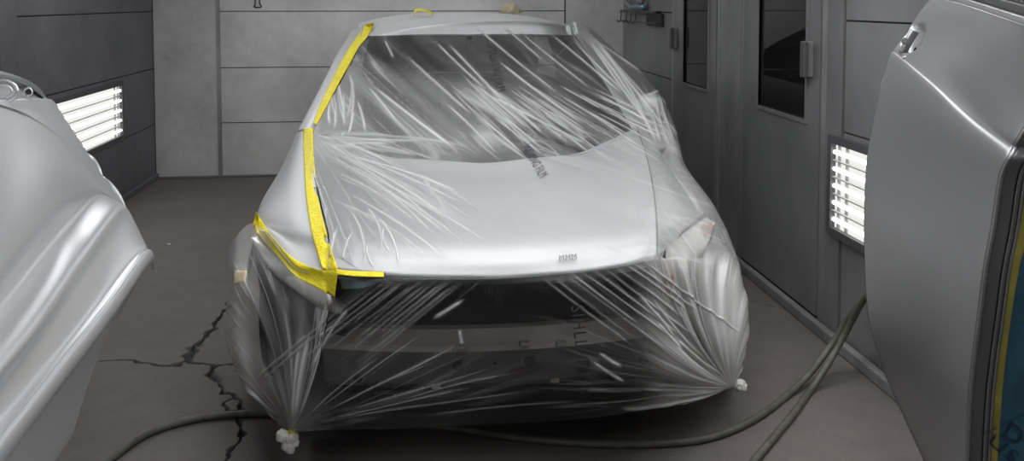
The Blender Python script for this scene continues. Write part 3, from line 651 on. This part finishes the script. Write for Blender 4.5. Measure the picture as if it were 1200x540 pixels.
def finish_film(G, left):
    px, py, D, Hz = apply_folds(G); N = gnormals(G)
    if N[len(N)//2, N.shape[1]//2] @ np.array([0, -1, .3]) < 0: N = -N
    def polar(cx, cy, tw): 
        r = np.hypot(px-cx, py-cy); return (np.arctan2(py-cy, px-cx)+tw*r/100), r
    def add(mask, psi, al, fs, fa, seed, hs, hc, zc, k=7, zs=0.0):
        nonlocal D, Hz, base_
        c = crease(psi, al, fs*.55, fa, seed, k); c2 = crease(psi, al, fs*1.3, fa*1.3, seed+7, k*1.2, 2.0); sw = swell(psi, al, fs, fa, seed+3)+.5*swell(psi, al, fs*2.3, fa, seed+5)
        D += mask*(hs*sw+hc*np.maximum(c*.6, c2)); Hz = np.maximum(Hz, mask*zc*np.maximum(c*.6, c2)); base_ = base_+mask*zs*sw
    base_ = np.zeros(px.shape)
    if left:
        th, r = polar(KL[0], KL[1]+2, .10); near = sstep(r, 0, 70)
        add(sstep(np.linspace(0, 1, px.shape[0])[:, None]*np.ones(px.shape), .02, .25)*near, th*100, r, 8, 130, 101, .018, .006, .85, 7, .60)
        base_ += .17+.12*blob(px, py, 275, 340, 22, 70)+.08*blob(px, py, 345, 470, 25, 40)
        base_ += .14*sstep(px, 330, 345)*(1-sstep(px, 368, 385))*sstep(py, 380, 420)
    else:
        msk = sstep(px, 735, 800)*sstep(py, 285, 330)
        glass = sstep(py, 40, 48)*(1-sstep(py, 165, 195)); top = sstep(py, 20, 34)
        lowg = sstep(py + (px-480)*-.22, 70, 100)
        # left and middle of the glass: parallel pulls to the lower right
        A = radians(41); psi = -px*sin(A)+py*cos(A)+.0004*(px-500)**2; al = px*cos(A)+py*sin(A)
        wl_ = (1-sstep(px, 600, 700))
        add(top*(1-sstep(py+(px-560)*-.12, 160, 200))*wl_*sstep(px, 385, 430)*(.35+.65*lowg), psi, al, 9, 120, 11, .005, .003, .62, 9, .20)
        # right of the glass: fan closing on the right fender
        th, r = polar(885, 250, -.02)
        add(top*sstep(px, 560, 680)*(1-sstep(py, 165, 215))*(.5+.5*lowg), th*230, r, 8, 130, 21, .005, .003, .66, 9, .24)
        # hood, left: fan from the tape at the scuttle corner
        th, r = polar(330, 120, -.05)
        add(sstep(py, 150, 185)*(1-sstep(py, 290, 318))*(1-sstep(px, 480, 600)), th*190, r, 11, 120, 31, .0022, .0014, .30, 7, .05)
        # hood, right: faint long creases
        A = radians(20); psi = -px*sin(A)+py*cos(A); al = px*cos(A)+py*sin(A)
        add(sstep(px, 570, 640)*sstep(py, 150, 180)*(1-sstep(py, 290, 312)), psi, al, 14, 160, 41, .0012, .0007, .13, 9, .03)
        # right fender
        A = radians(52); psi = -px*sin(A)+py*cos(A); al = px*cos(A)+py*sin(A)
        add(sstep(px, 765, 790)*sstep(py, 150, 180)*(1-sstep(py, 285, 330)), psi, al, 10, 80, 51, .003, .002, .2, 7, .08)
        # front opening, left: parallel pulls, then the fan on the left knot
        A = radians(140.5); psi = px*sin(A)-py*cos(A); al = px*cos(A)+py*sin(A)
        opn = sstep(py, 322, 334)
        add(opn*(1-sstep(px+.85*(py-325), 560, 620))*(1-sstep(py, 420, 470)), psi, al, 12, 200, 61, .006, .003, .16, 7, .03)
        th, r = polar(KL[0], KL[1]+2, .03)
        add(opn*sstep(py, 370, 430)*(1-sstep(px, 520, 720))*sstep(r, 0, 60), th*170, r, 9, 150, 71, .008, .003, .26, 8, .05)
        # front opening, right: fan on the right knot
        th, r = polar(KR[0], KR[1]+2, -.02)
        add(opn*sstep(px, 610, 680)*(1-msk)*sstep(r, 0, 60), th*190, r, 10, 140, 81, .008, .004, .36, 7, .05)
        # right skirt
        th, r = polar(KR[0], KR[1]+2, -.16)
        add(msk*sstep(r, 0, 70), th*120, r, 8, 130, 91, .024, .007, .92, 7, .85)
        # how thickly the sheet lies: single and clear over the opening, gathered over the right fender and lower glass
        base_ += .045 + glass*(.02+.20*lowg*(1-sstep(px, 560, 640))) + .05*sstep(py, 150, 180)*(1-sstep(py, 310, 322))
        base_ += .24*sstep(px, 690, 790)*sstep(py, 95, 170)*(1-sstep(py, 230, 330)) + msk*.58 + .22*blob(px, py, 800, 300, 45, 55)
        base_ += .10*sstep(px, 690, 735)*(1-sstep(py, 40, 110))
        base_ += .16*blob(px, py, 372, 165, 30, 40) + .12*blob(px, py, 400, 120, 25, 40)
        base_ += .18*blob(px, py, 355, 485, 30, 30)
        base_ -= .04*sstep(py, 325, 335)*(1-sstep(px, 700, 760))
    hz = np.clip(np.maximum(base_, 0.015) + Hz, 0.01, .93)
    return G + N*D[..., None], hz
FGm, HZm = finish_film(FGm, False); FGl, HZl = finish_film(FGl, True)
sheet = gridmesh('masking_film', FGm, M['film'], None, orient(FGm, (XC, 0, 2)))
sheet['label'] = 'clear wrinkled masking film draped over the car and tied at both bottom corners'; sheet['category'] = 'plastic sheet'
def setattr_(o, hz):
    a = o.data.attributes.new('haze', 'FLOAT', 'POINT'); a.data.foreach_set('value', np.ascontiguousarray(hz.ravel(), dtype=np.float32))
setattr_(sheet, HZm)
skirt = gridmesh('side_flap', FGl, M['film'], sheet, orient(FGl, (XC, 0, 2))); setattr_(skirt, HZl)
# knots
def knot(px, py, Y, lumps, tie, tie_to):
    bm = bmesh.new()
    for dx, dy, r in lumps:
        c = at(px+dx, py+dy, Y); b0 = bmesh.ops.create_icosphere(bm, subdivisions=3, radius=r)
        for v in b0['verts']:
            k = 1+.16*sin(v.co.x*260+dx)*sin(v.co.z*230+dy)*sin(v.co.y*240); v.co = Vector(c)+v.co*k
    k = bm_obj('knot', bm, M['knot'], sheet, True)
    a, b = at(*tie, Y), at(*tie_to, Y)
    tube('tape_tie', [a, (a+b)/2, b], .0135, M['tape'], k, n=6)
knot(338, 515, 2.76, ((-7, -5, .021), (4, -3, .022), (0, 6, .022), (7, 4, .015), (2, 11, .016)), (343, 503), (342, 509))
knot(866, 451, 2.95, ((0, 0, .021), (-3, -2, .017), (4, 2, .018), (3, -2, .015)), (853, 445), (858, 449))

# writing printed on the film
_all = np.concatenate([FGm[:, :int(NC*8.4/9)].reshape(-1, 3)]); _px, _py = project(_all)
def film_point(x, y):
    d = (_px-x)**2+(_py-y)**2; i = np.argpartition(d, 4)[:4]; Q = _all[i].mean(0)
    dist = np.linalg.norm(Q-EYEP); r = ray(x, y); P = EYEP + r*((Q-EYEP) @ FW)
    return P - (P-EYEP)/dist*.008
def text_mesh(txt, outline=0.0):
    cu = bpy.data.curves.new('t', 'FONT'); cu.body = txt; cu.size = 1; cu.resolution_u = 3; cu.space_character = 1.12
    o = bpy.data.objects.new('t', cu); COL.objects.link(o); bpy.context.view_layer.update()
    me = o.evaluated_get(bpy.context.evaluated_depsgraph_get()).to_mesh()
    v = np.array([x.co[:2] for x in me.vertices]); f = [tuple(p.vertices) for p in me.polygons]
    o.to_mesh_clear(); bpy.data.objects.remove(o); bpy.data.curves.remove(cu); return v, f
def letters(P, f, m, parent):
    own = list(range(len(P)))
    def root(i):
        while own[i] != i: i = own[i]
        return i
    for q in f:
        for b in q[1:]: own[root(b)] = root(q[0])
    grp = {}
    for q in f: grp.setdefault(root(q[0]), []).append(q)
    for q in grp.values():
        ids = sorted({i for t in q for i in t}); mp = {i: k for k, i in enumerate(ids)}
        raw('printed_letter', [P[i] for i in ids], [tuple(mp[i] for i in t) for t in q], m, parent)
def film_text(txt, p0, p1, height, parent=sheet, mirror=False):
    v, f = text_mesh(txt); p0 = np.array(p0, float); p1 = np.array(p1, float)
    w_ = v[:, 0].max(); d = (p1-p0); L = np.hypot(*d); d /= L; n = np.array([d[1], -d[0]])
    hh = v[:, 1].max()
    P = [film_point(*(p0+d*x/w_*L+n*(y/hh*height))) for x, y in v]
    letters(P, f, M['print'], parent)
film_text('SIHLL  ITER', (669, 358), (680, 462), 15)
film_text('MASKING FILM', (611, 173), (633, 209), 11)
film_text('MASKING FILM', (571, 55), (583, 107), 10)
film_text('MMM', (655, 306), (676, 304), 7)

# ================================================================== MASKING TAPES
def strip(name, label, left, right, m, n=60, nc=9, off=.017, snap=True, group='yellow masking tape strips on the car'):
    A = cr(left, n); B = cr(right, n); t = np.linspace(0, 1, nc)[None, :, None]; Q = A[:, None]*(1-t)+B[:, None]*t
    G = np.zeros((n, nc, 3))
    for i in range(n):
        for j in range(nc):
            p = at(*Q[i, j]); d = Vector(p-EYEP); L = d.length; hit = bvh.ray_cast(Vector(EYEP), d.normalized(), L+.15)[3] if snap else None
            k = hit if hit is not None and abs(hit-L) < .15 else L
            G[i, j] = EYEP+np.array(d)/L*(k-off)
    G = smooth_grid(G, 8)
    o = gridmesh(name, G, m, None, orient(G, (0, 0, EYE)), .0008); return tag(o, label, 'tape', group)
strip('masking_tape', 'upper yellow tape strip running down the left windshield pillar from the roof',
      [(428,29,4.6),(421,39,4.5),(409,56,4.4),(397,77,4.25),(386,99,4.08),(375,122,3.9),(367,144,3.78)],
      [(439,26,4.6),(431,42,4.45),(421,54,4.35),(410,74,4.2),(401,90,4.05),(385,120,3.9),(371,146,3.75)], M['tape'])
strip('masking_tape', 'long yellow tape strip along the shut line between hood and left fender',
      [(356,150,3.72),(355,165,3.64),(356,188,3.5),(358,225,3.3),(364,268,3.0),(372,297,2.82),(381,321,2.7)],
      [(367,150,3.72),(367,165,3.6),(368,188,3.45),(372,228,3.2),(383,275,2.93),(391,301,2.76),(398,322,2.66)], M['tape'])
strip('masking_tape', 'wide curved yellow tape strip above the left headlight, ending in a point',
      [(300,248,3.2),(307,259,3.12),(321,280,3.0),(341,300,2.88),(362,312,2.77),(380,317,2.70),(396,318,2.66)],
      [(296,266,3.2),(309,282,3.08),(328,303,2.95),(345,322,2.84),(365,334,2.75),(382,343,2.70),(392,348,2.67)], M['tape'], off=.036)
strip('masking_tape', 'thin yellow tape strip along the front lip of the hood, left end',
      [(393,315,2.675),(410,317,2.655),(430,318,2.64),(450,318,2.625)], [(393,321,2.66),(410,323,2.64),(430,324,2.625),(450,324,2.61)], M['tape'], n=24, nc=4)
o = strip('blue_tape', 'pale blue tape patch under the hood lip beside the yellow tape', [(396,324,2.70),(425,325,2.68),(449,325,2.66)], [(402,339,2.715),(424,337,2.69),(446,330,2.67)], M['blue_tape'], n=16, nc=6, off=.0, snap=False); del o['group']
o = strip('paper_tape', 'cream paper tape patch on the edge of the left fender', [(275,317,2.98),(274,324,2.97),(274,332,2.96)], [(289,317,2.93),(288,324,2.92),(287,330,2.91)], M['cream'], n=10, nc=6, off=.03, snap=False); del o['group']
# bits left on the roof
P = [at(*p) for p in ((486,18,5.0),(485,14,5.0),(488,11,5.0),(495,11,5.0),(502,12.5,5.0),(508,15.5,5.0))]
A = cr(P, 24); G = np.stack([A-np.array([.0, .03, .012]), A+np.array([0, .03, .004])], 1)
tag(gridmesh('loose_tape', G, M['tape'], None, False, .001), 'small curled yellow tape end standing on the roof edge', 'tape')
bm = bmesh.new()
for px, py, dy in ((584,15,0),(613,15,.02),(588,10,-.03),(592,5,.0),(598,2,.02),(605,4,-.02),(609,10,-.03),(600,12,-.06),(596,15,-.05),(607,16,-.05),(590,9,.06),(603,7,.07)):
    bm.verts.new(at(px, py, 5.36+dy))
bmesh.ops.convex_hull(bm, input=bm.verts)
tag(bm_obj('crumpled_paper', bm, M['cream_paper'], None), 'crumpled cream paper lump lying on the car roof', 'paper')

# ================================================================== LEFT BUMPER COVER
bump = thing('bumper_cover', 'silver primed bumper cover propped on its stand at the left edge', 'bumper', (-1.2, 2.4, 0))
Br = [
 [(66,122,3.55),(58,116,3.22),(30,116,2.90),(0,117,2.62),(-60,118,2.25)],
 [(104,184,3.46),(92,164,3.20),(50,134,2.86),(0,121,2.57),(-64,117,2.22)],
 [(128,216,3.40),(106,192,3.15),(57,148,2.83),(0,124,2.54),(-66,116,2.20)],
 [(148,246,3.31),(113,211,3.10),(62,160,2.79),(0,129,2.50),(-66,122,2.17)],
 [(150,249,3.29),(112,216,3.06),(63,196,2.69),(0,205,2.34),(-76,215,1.94)],
 [(152,252,3.27),(112,219,3.03),(66,240,2.58),(0,312,2.10),(-80,400,1.70)],
 [(154,255,3.26),(118,225,3.04),(76,249,2.60),(10,324,2.13),(-72,414,1.73)],
 [(155,257,3.24),(122,230,3.03),(81,263,2.58),(17,342,2.11),(-64,436,1.72)],
 [(157,260,3.20),(140,241,2.92),(95,300,2.46),(35,385,2.03),(-52,490,1.65)],
 [(160,267,3.16),(150,256,2.90),(104,318,2.43),(45,402,2.01),(-44,506,1.645)],
 [(168,284,3.07),(164,285,2.80),(117,346,2.37),(57,421,1.985),(-32,530,1.62)],
 [(175,300,3.0),(169,294,2.76),(123,357,2.35),(62,433,1.98),(-22,538,1.61)]]
for k, dy in ((3, .03), (4, -.09), (5, -.10), (6, -.01), (7, .03), (8, -.05), (9, .0), (10, .03)):
    Br[k] = [(x, y, Y+dy*(.05, .3, 1, 1, 1)[j]) for j, (x, y, Y) in enumerate(Br[k])]
BG = gridpts(np.array([[at(*p) for p in r] for r in Br]), 133, 70)
gridmesh('outer_skin', BG, M['silver_left'], bump, orient(BG, (0, 0, 1.8)), .004)
edge = BG[-1]
E2 = gridpts(np.stack([edge, edge+np.array([.012, 0, -.006]), edge+np.array([.018, 0, -.03]), edge+np.array([.01, .0, -.05])]), 12, 70)
gridmesh('edge_flange', E2, M['silver_left'], bump, orient(E2, (1.5, 1, 2)), .003)
E3 = gridpts(np.array([[at(*p) for p in r] for r in (
 [(174,305,3.0),(169,312,2.76),(126,376,2.36),(66,455,1.99),(-10,552,1.62)], [(164,326,2.96),(158,330,2.76),(118,402,2.38),(70,480,2.06),(20,560,1.8)],
 [(150,350,2.92),(140,356,2.74),(106,440,2.42),(82,505,2.2),(50,560,2.0)], [(140,370,2.92),(126,385,2.74),(97,470,2.46),(84,510,2.3),(58,545,2.1)])]), 24, 60)
gridmesh('lower_valance', E3, M['silver_left'], bump, orient(E3, (1.5, 1, 1)), .003)
# wheel-arch lips at the far end
for pts in ([(103,180,3.5),(110,185,3.5),(117,196,3.48),(121,208,3.46)], [(121,207,3.44),(131,215,3.42),(142,230,3.40),(150,250,3.36)]):
    C_ = np.array([at(*p) for p in pts]); G = gridpts(np.stack([C_+np.array([-.03, .0, -.03]), C_, C_+np.array([-.02, .05, -.01])]), 8, 16)
    gridmesh('arch_lip', G, M['silver_left'], bump, orient(G, (0, 0, 1.6)), .003)
# tail lamp pocket
Pk = [[(-40,76,2.5),(0,83,2.72),(28,92,3.0),(46,103,3.2),(56,117,3.3)], [(-40,82,2.5),(0,88,2.72),(25,96,3.0),(42,106,3.2),(53,117,3.28)], [(-40,88,2.62),(0,94,2.85),(22,100,3.1),(38,108,3.26),(50,117,3.27)], [(-40,119,2.45),(0,118,2.66),(20,117,2.86),(36,117,3.0),(50,117,3.2)]]
PG = gridpts(np.array([[at(*p) for p in r] for r in Pk]), 24, 40)
pk = gridmesh('lamp_pocket', PG, M['silver_left'], bump, orient(PG, (0, 0, 1.8)), .003)
def ring(px, py, Y, rx, rz, r, name='round_boss'):
    c = at(px, py, Y); tube(name, [c+np.array([rx*cos(a), 0, rz*sin(a)]) for a in np.linspace(0, 2*pi, 13)], r, M['silver_left'], pk, res=8, n=40, cap=False)
ring(4, 107, 2.68, .040, .030, .006); ring(4, 107, 2.67, .024, .018, .004); ring(33, 108, 2.98, .012, .014, .004)
b_ = bmesh.new(); lathe(b_, at(33, 108, 2.97), (0, 1, 0), [(0, .008), (.01, .008)], 12); bm_obj('bolt_hole', b_, M['dark'], pk)
for x, y in ((-1.25, 2.9), (-1.25, 2.1), (-.98, 2.3), (-1.0, 1.75)): pass
bm = bmesh.new(); add_box(bm, -1.52, -1.48, 2.3, 2.34, 0, 1.05); add_box(bm, -1.52, -1.48, 1.8, 1.84, 0, 1.0); add_box(bm, -1.9, -1.3, 2.3, 2.34, 0, .04); add_box(bm, -1.9, -1.3, 1.8, 1.84, 0, .04)
bm_obj('stand', bm, M['wire'], bump)

# ================================================================== RIGHT DOOR
door = thing('car_door', 'silver primed car door standing at the right edge with masked inner side', 'car door', (1.1, 1.75, 0))
Dr = [
 [(1092,-4,2.14),(1098,-3,2.10),(1132,6,1.85),(1168,18,1.62),(1215,34,1.38)],
 [(1078,14,2.13),(1086,12,2.09),(1120,25,1.84),(1160,42,1.60),(1218,66,1.355)],
 [(1062,38,2.10),(1070,38,2.06),(1108,58,1.81),(1153,88,1.57),(1212,125,1.335)],
 [(1051,54,2.08),(1058,56,2.04),(1098,86,1.795),(1143,126,1.565),(1192,162,1.35)],
 [(1046,61,2.08),(1053,64,2.045),(1093,96,1.80),(1138,137,1.572),(1187,173,1.358)],
 [(1043,66,2.07),(1049,70,2.03),(1089,104,1.785),(1133,146,1.555),(1181,184,1.345)],
 [(1030,112,2.07),(1036,118,2.03),(1077,145,1.79),(1121,180,1.565),(1171,208,1.36)],
 [(1017,180,2.07),(1023,186,2.03),(1065,212,1.80),(1112,240,1.58),(1163,262,1.375)],
 [(1013,250,2.07),(1019,255,2.03),(1060,275,1.80),(1107,295,1.585),(1154,310,1.385)],
 [(1014,320,2.08),(1020,325,2.04),(1060,340,1.80),(1104,354,1.59),(1147,364,1.40)],
 [(1019,375,2.10),(1026,380,2.05),(1062,392,1.815),(1102,402,1.605),(1141,410,1.415)],
 [(1034,430,2.13),(1042,435,2.08),(1072,444,1.835),(1102,450,1.625),(1136,456,1.43)],
 [(1058,485,2.16),(1065,490,2.11),(1086,497,1.86),(1108,502,1.65),(1133,506,1.445)],
 [(1085,545,2.20),(1092,548,2.14),(1104,552,1.89),(1116,555,1.67),(1131,558,1.46)],
 [(1120,625,2.24),(1126,628,2.18),(1128,630,1.92),(1128,632,1.69),(1129,634,1.48)]]
Dc = np.array([[at(*p) for p in r] for r in Dr])
for k, d_ in ((3, -.006), (4, .007), (5, .003)): Dc[k, 1:4] += np.array([-.75, -.6, .2])*d_*.55
DG = gridpts(Dc, 225, 80)
# handle recess pressed into the skin
dpx, dpy = project(DG); dn = gnormals(DG); 
if dn[100, 40] @ np.array([-1, -1, 0]) < 0: dn = -dn
ca, sa = cos(radians(-58)), sin(radians(-58)); ux = (dpx-1070)*ca+(dpy-44)*sa; vx = -(dpx-1070)*sa+(dpy-44)*ca
rec = np.clip(1.25-((ux/20)**2+(vx/10)**2), 0, 1); rec = rec*rec*(3-2*rec)
DG = DG - dn*(rec*.020)[..., None]
skin = gridmesh('door_skin', DG, M['silver_door'], door, orient(DG, (0, .5, 1.2)), .0012)
a0, a1 = at(1058, 62, 2.035), at(1072, 37, 2.03)
hd = tube('door_handle', [a0, (a0*2+a1)/3+np.array([-.003, -.002, 0]), (a0+2*a1)/3+np.array([-.003, -.002, 0]), a1], .011, M['silver_door'], door, n=20)
b_ = bmesh.new(); lathe(b_, at(1061, 48, 1.992), (-.7, -.7, 0), [(0, .009), (.006, .009), (.007, .006)], 16); bm_obj('lock_cylinder', b_, M['steel'], door)
p = at(1072, 61, 2.0); b_ = bmesh.new(); lathe(b_, p, (-.5, -.8, 0), [(0, .004), (.003, .004)], 10); slot = bm_obj('handle_slot', b_, M['dark'], door)
for v in slot.data.vertices: v.co = (v.co.x+(v.co.z-p[2])*.5, v.co.y, p[2]+(v.co.z-p[2])*3.2)
# bright trim end by the handle
p = at(1062, 69, 2.0); b_ = bmesh.new(); bmesh.ops.create_icosphere(b_, subdivisions=2, radius=.012)
for v in b_.verts: v.co = Vector(p)+Vector((v.co.x*1.1, v.co.y*.6, v.co.z*.7))
bm_obj('trim_clip', b_, M['silver_door'], door, True)
# rear edge flange (lighter strip at the lower left)
lft = DG[90:, 0]; Gf = gridpts(np.stack([lft, lft+np.array([.012, .018, -.004]), lft+np.array([.03, .035, -.006])]), 6, 40); gridmesh('rear_flange', Gf, M['silver_door'], door, orient(Gf, (0, 0, 1.5)), .001)
# front edge: dark hem, seal and light lips
rt_ = DG[42:, -1]; rt_ = cr(rt_[::6], 90)
def ribbon(name, d0, d1, m, th=.004):
    Gx = np.stack([rt_+np.array(d0), rt_+(np.array(d0)+np.array(d1))/2+np.array([-.002, -.002, 0]), rt_+np.array(d1)], 1)
    return gridmesh(name, gridpts(Gx, 90, 6), m, door, orient(Gx, (0, 0, 1.5)), th)
ribbon('hem_edge', (0, 0, 0), (.004, -.006, 0), M['silver_door'])
ribbon('door_seal', (.004, -.006, 0), (.022, -.016, 0), M['seal'])
ribbon('inner_lip', (.0225, -.0165, 0), (.0250, -.0168, 0), M['lip'])
ribbon('inner_seal', (.026, -.017, 0), (.030, -.019, 0), M['seal'])
ribbon('inner_lip', (.0305, -.0195, 0), (.0330, -.0198, 0), M['lip'])
# belt line and window above
top = DG[0, 6:]; 
for nm, z0, z1, dx, m in (('belt_lip', 0, .012, 0, 'silver_door'), ('belt_seal', .012, .03, .015, 'rubber')):
    Gx = np.stack([top+np.array([dx, 0, z0]), top+np.array([dx+.004, 0, (z0+z1)/2]), top+np.array([dx+.012, .01, z1])]); gridmesh(nm, gridpts(Gx, 6, 60), M[m], door, orient(Gx, (0, 0, 1.6)), .004)
Gx = np.stack([top+np.array([.03, .01, .03]), top+np.array([.05, .03, .16]), top+np.array([.09, .05, .3])]); gw = gridmesh('window_glass', gridpts(Gx, 8, 40), M['glass'], door)
Gx = np.stack([top+np.array([.028, .005, .034]), top+np.array([.045, .025, .15]), top+np.array([.08, .045, .28])]); Gx = gridpts(Gx, 60, 120)
Gx += (.006*np.sin(Gx[:, :, 0]*130+Gx[:, :, 2]*60)*np.sin(Gx[:, :, 1]*90-Gx[:, :, 2]*140))[..., None]*np.array([-1, -1, 0])
wfm = gridmesh('window_film', Gx, M['film'], door); setattr_(wfm, np.full(Gx.shape[:2], .22))
bm = bmesh.new(); add_box(bm, 1.30, 1.34, 1.5, 1.54, 0, 1.1); add_box(bm, 1.36, 1.40, 1.75, 1.79, 0, 1.1); add_box(bm, 1.2, 1.6, 1.5, 1.54, 0, .04); add_box(bm, 1.2, 1.6, 1.75, 1.79, 0, .04)
bm_obj('stand', bm, M['wire'], door)
# yellow tape and blue paper on the inner side
rt2 = rt_[5:]
s_l = rt2+np.array([.0345, -.021, 0]); wv = (.020+.005*np.sin(np.linspace(0, 9, len(rt2))))*np.linspace(1.15, .35, len(rt2))
s_r = s_l+np.stack([wv, -.3*wv, 0*wv], 1)
Gx = gridpts(np.stack([s_l, (s_l+s_r)/2+np.array([0, -.001, 0]), s_r], 1), 90, 6)
tag(gridmesh('masking_tape', Gx, M['tape_shaded'], None, orient(Gx, (0, 0, 1.5)), .0008), 'shade-darkened yellow tape strip between the door edge and the blue paper', 'tape')
pl_ = s_l+np.array([.006, .0005, 0]); wid = np.array([.0, .1, .2, .32])
Gx = np.stack([pl_+np.array([d, -.14*d+.02*sin(d*30), 0]) for d in wid], 1); Gx = gridpts(Gx, 120, 90)
nx = np.sin(Gx[:, :, 0]*38+Gx[:, :, 2]*17)*.004+np.sin(Gx[:, :, 0]*21-Gx[:, :, 2]*31)*.005; nx *= sstep(np.linspace(0, 1, 90), 0, .15)[None, :]
Gx[:, :, 1] -= nx
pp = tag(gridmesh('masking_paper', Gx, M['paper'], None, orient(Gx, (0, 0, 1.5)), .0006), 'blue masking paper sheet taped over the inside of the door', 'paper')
ppx, ppy = project(Gx.reshape(-1, 3)); ppt = Gx.reshape(-1, 3)
def paper_text(txt, p0, p1, height):
    v, f = text_mesh(txt); p0 = np.array(p0, float); p1 = np.array(p1, float); d = p1-p0; L = np.hypot(*d); d /= L; n = np.array([d[1], -d[0]]); P = []
    for x, y in v:
        q = p0+d*x/v[:, 0].max()*L+n*y/v[:, 1].max()*height; i = np.argpartition((ppx-q[0])**2+(ppy-q[1])**2, 4)[:4]
        t = ((ppt[i].mean(0)-EYEP) @ FW); P.append(EYEP+ray(*q)*(t-.004))
    letters(P, f, M['print_blue'], pp)
paper_text('US', (1156, 517), (1186, 544), 15)
paper_text('D', (1172, 509), (1192, 523), 20)
paper_text('masking paper', (1152, 511), (1204, 485), 5)

# ================================================================== HOSES, RACK, HOOK
r_h = .0135
pts = [on_floor(x, y, r_h) for x, y in ((70,575),(100,556),(132,536),(165,512),(200,498),(240,489),(285,485),(330,486))]
pts += [np.array([0.0, 3.05, r_h]), np.array([.3, 2.93, r_h])] + [on_floor(x, y, r_h) for x, y in ((640,516),(700,520),(760,520),(815,516),(855,505),(892,486),(925,461))]
pts += [at(x, y, Y) for x, y, Y in ((950,436,3.22),(975,403,3.28),(993,375,3.26),(1011,352,3.18),(1035,334,3.08),(1065,325,3.0))]
tag(tube('air_hose', pts, r_h, M['hose'], None, res=12, n=300), 'grey air hose running across the floor under the car and up the right wall', 'hose')
pts = [on_floor(x, y, r_h) for x, y in ((830,600),(858,570),(884,540),(908,511),(932,482),(950,457))] + [at(x, y, Y) for x, y, Y in ((968,430,3.20),(984,402,3.24),(998,376,3.22),(1013,350,3.12),(1038,326,3.0),(1070,312,2.92))]
tag(tube('air_hose', pts, r_h, M['hose'], None, res=12, n=160), 'straight greenish hose crossing the floor at the lower right to the right wall', 'hose')
rk = thing('wire_rack', 'small wire rack with a blue spray gun on the far right wall', 'rack', (XR, 6.9, 1.35))
bm = bmesh.new(); add_box(bm, XR-.02, XR, 6.39, 6.83, 1.355, 1.455); bm_obj('dark_plate', bm, M['joint'], rk)
for z in (1.47, 1.46, 1.38):
    tube('wire', [(XR-.02, 6.4, z), (XR-.09, 6.42, z), (XR-.09, 7.1, z), (XR-.09, 7.45, z), (XR-.02, 7.47, z)], .005, M['wire'], rk, res=6, n=24)
for y in (6.9, 7.05, 7.2, 7.4): tube('hook', [(XR-.09, y, 1.47), (XR-.095, y, 1.40), (XR-.11, y, 1.37), (XR-.13, y, 1.385)], .005, M['wire'], rk, res=6, n=12)
sg = thing('spray_gun', 'blue grey spray gun lying in the wire rack', 'spray gun', (XR-.06, 7.0, 1.475))
tube('gun_body', [(XR-.06, 6.75, 1.50), (XR-.06, 6.95, 1.505), (XR-.06, 7.2, 1.50)], .022, M['blue_metal'], sg, n=12)
tube('grip', [(XR-.06, 7.15, 1.50), (XR-.07, 7.3, 1.54), (XR-.07, 7.42, 1.60)], .017, M['steel'], sg, n=12)
b_ = bmesh.new(); lathe(b_, (XR-.06, 6.85, 1.52), (0, 0, 1), [(0, .015), (.02, .03), (.10, .04), (.11, .01)], 16); bm_obj('paint_cup', b_, M['steel'], sg)
P = [at(*p) for p in ((298,-6,YB-.012),(299,4,YB-.012),(298,8,YB-.012),(306,8,YB-.012),(304,3,YB-.012),(305,-6,YB-.012))]
tag(tube('wall_hook', P, .006, M['wire'], None, res=6, n=36), 'small bent wire hook on the back wall at the top', 'hook')
p = on_floor(198, 287); bm = bmesh.new(); bmesh.ops.create_icosphere(bm, subdivisions=1, radius=.011)
for v in bm.verts: v.co = Vector(p)+Vector((v.co.x*1.3, v.co.y, v.co.z*.6+.005))
tag(bm_obj('paper_scrap', bm, M['knot'], None), 'tiny white scrap on the floor beside the bumper cover', 'scrap')

# settle empties on their bases
bpy.context.view_layer.update()
for o, loc in ANCH:
    o.location = loc
    for ch in o.children:
        ch.matrix_parent_inverse = o.matrix_world.inverted() if False else __import__('mathutils').Matrix.Translation(-Vector(loc))
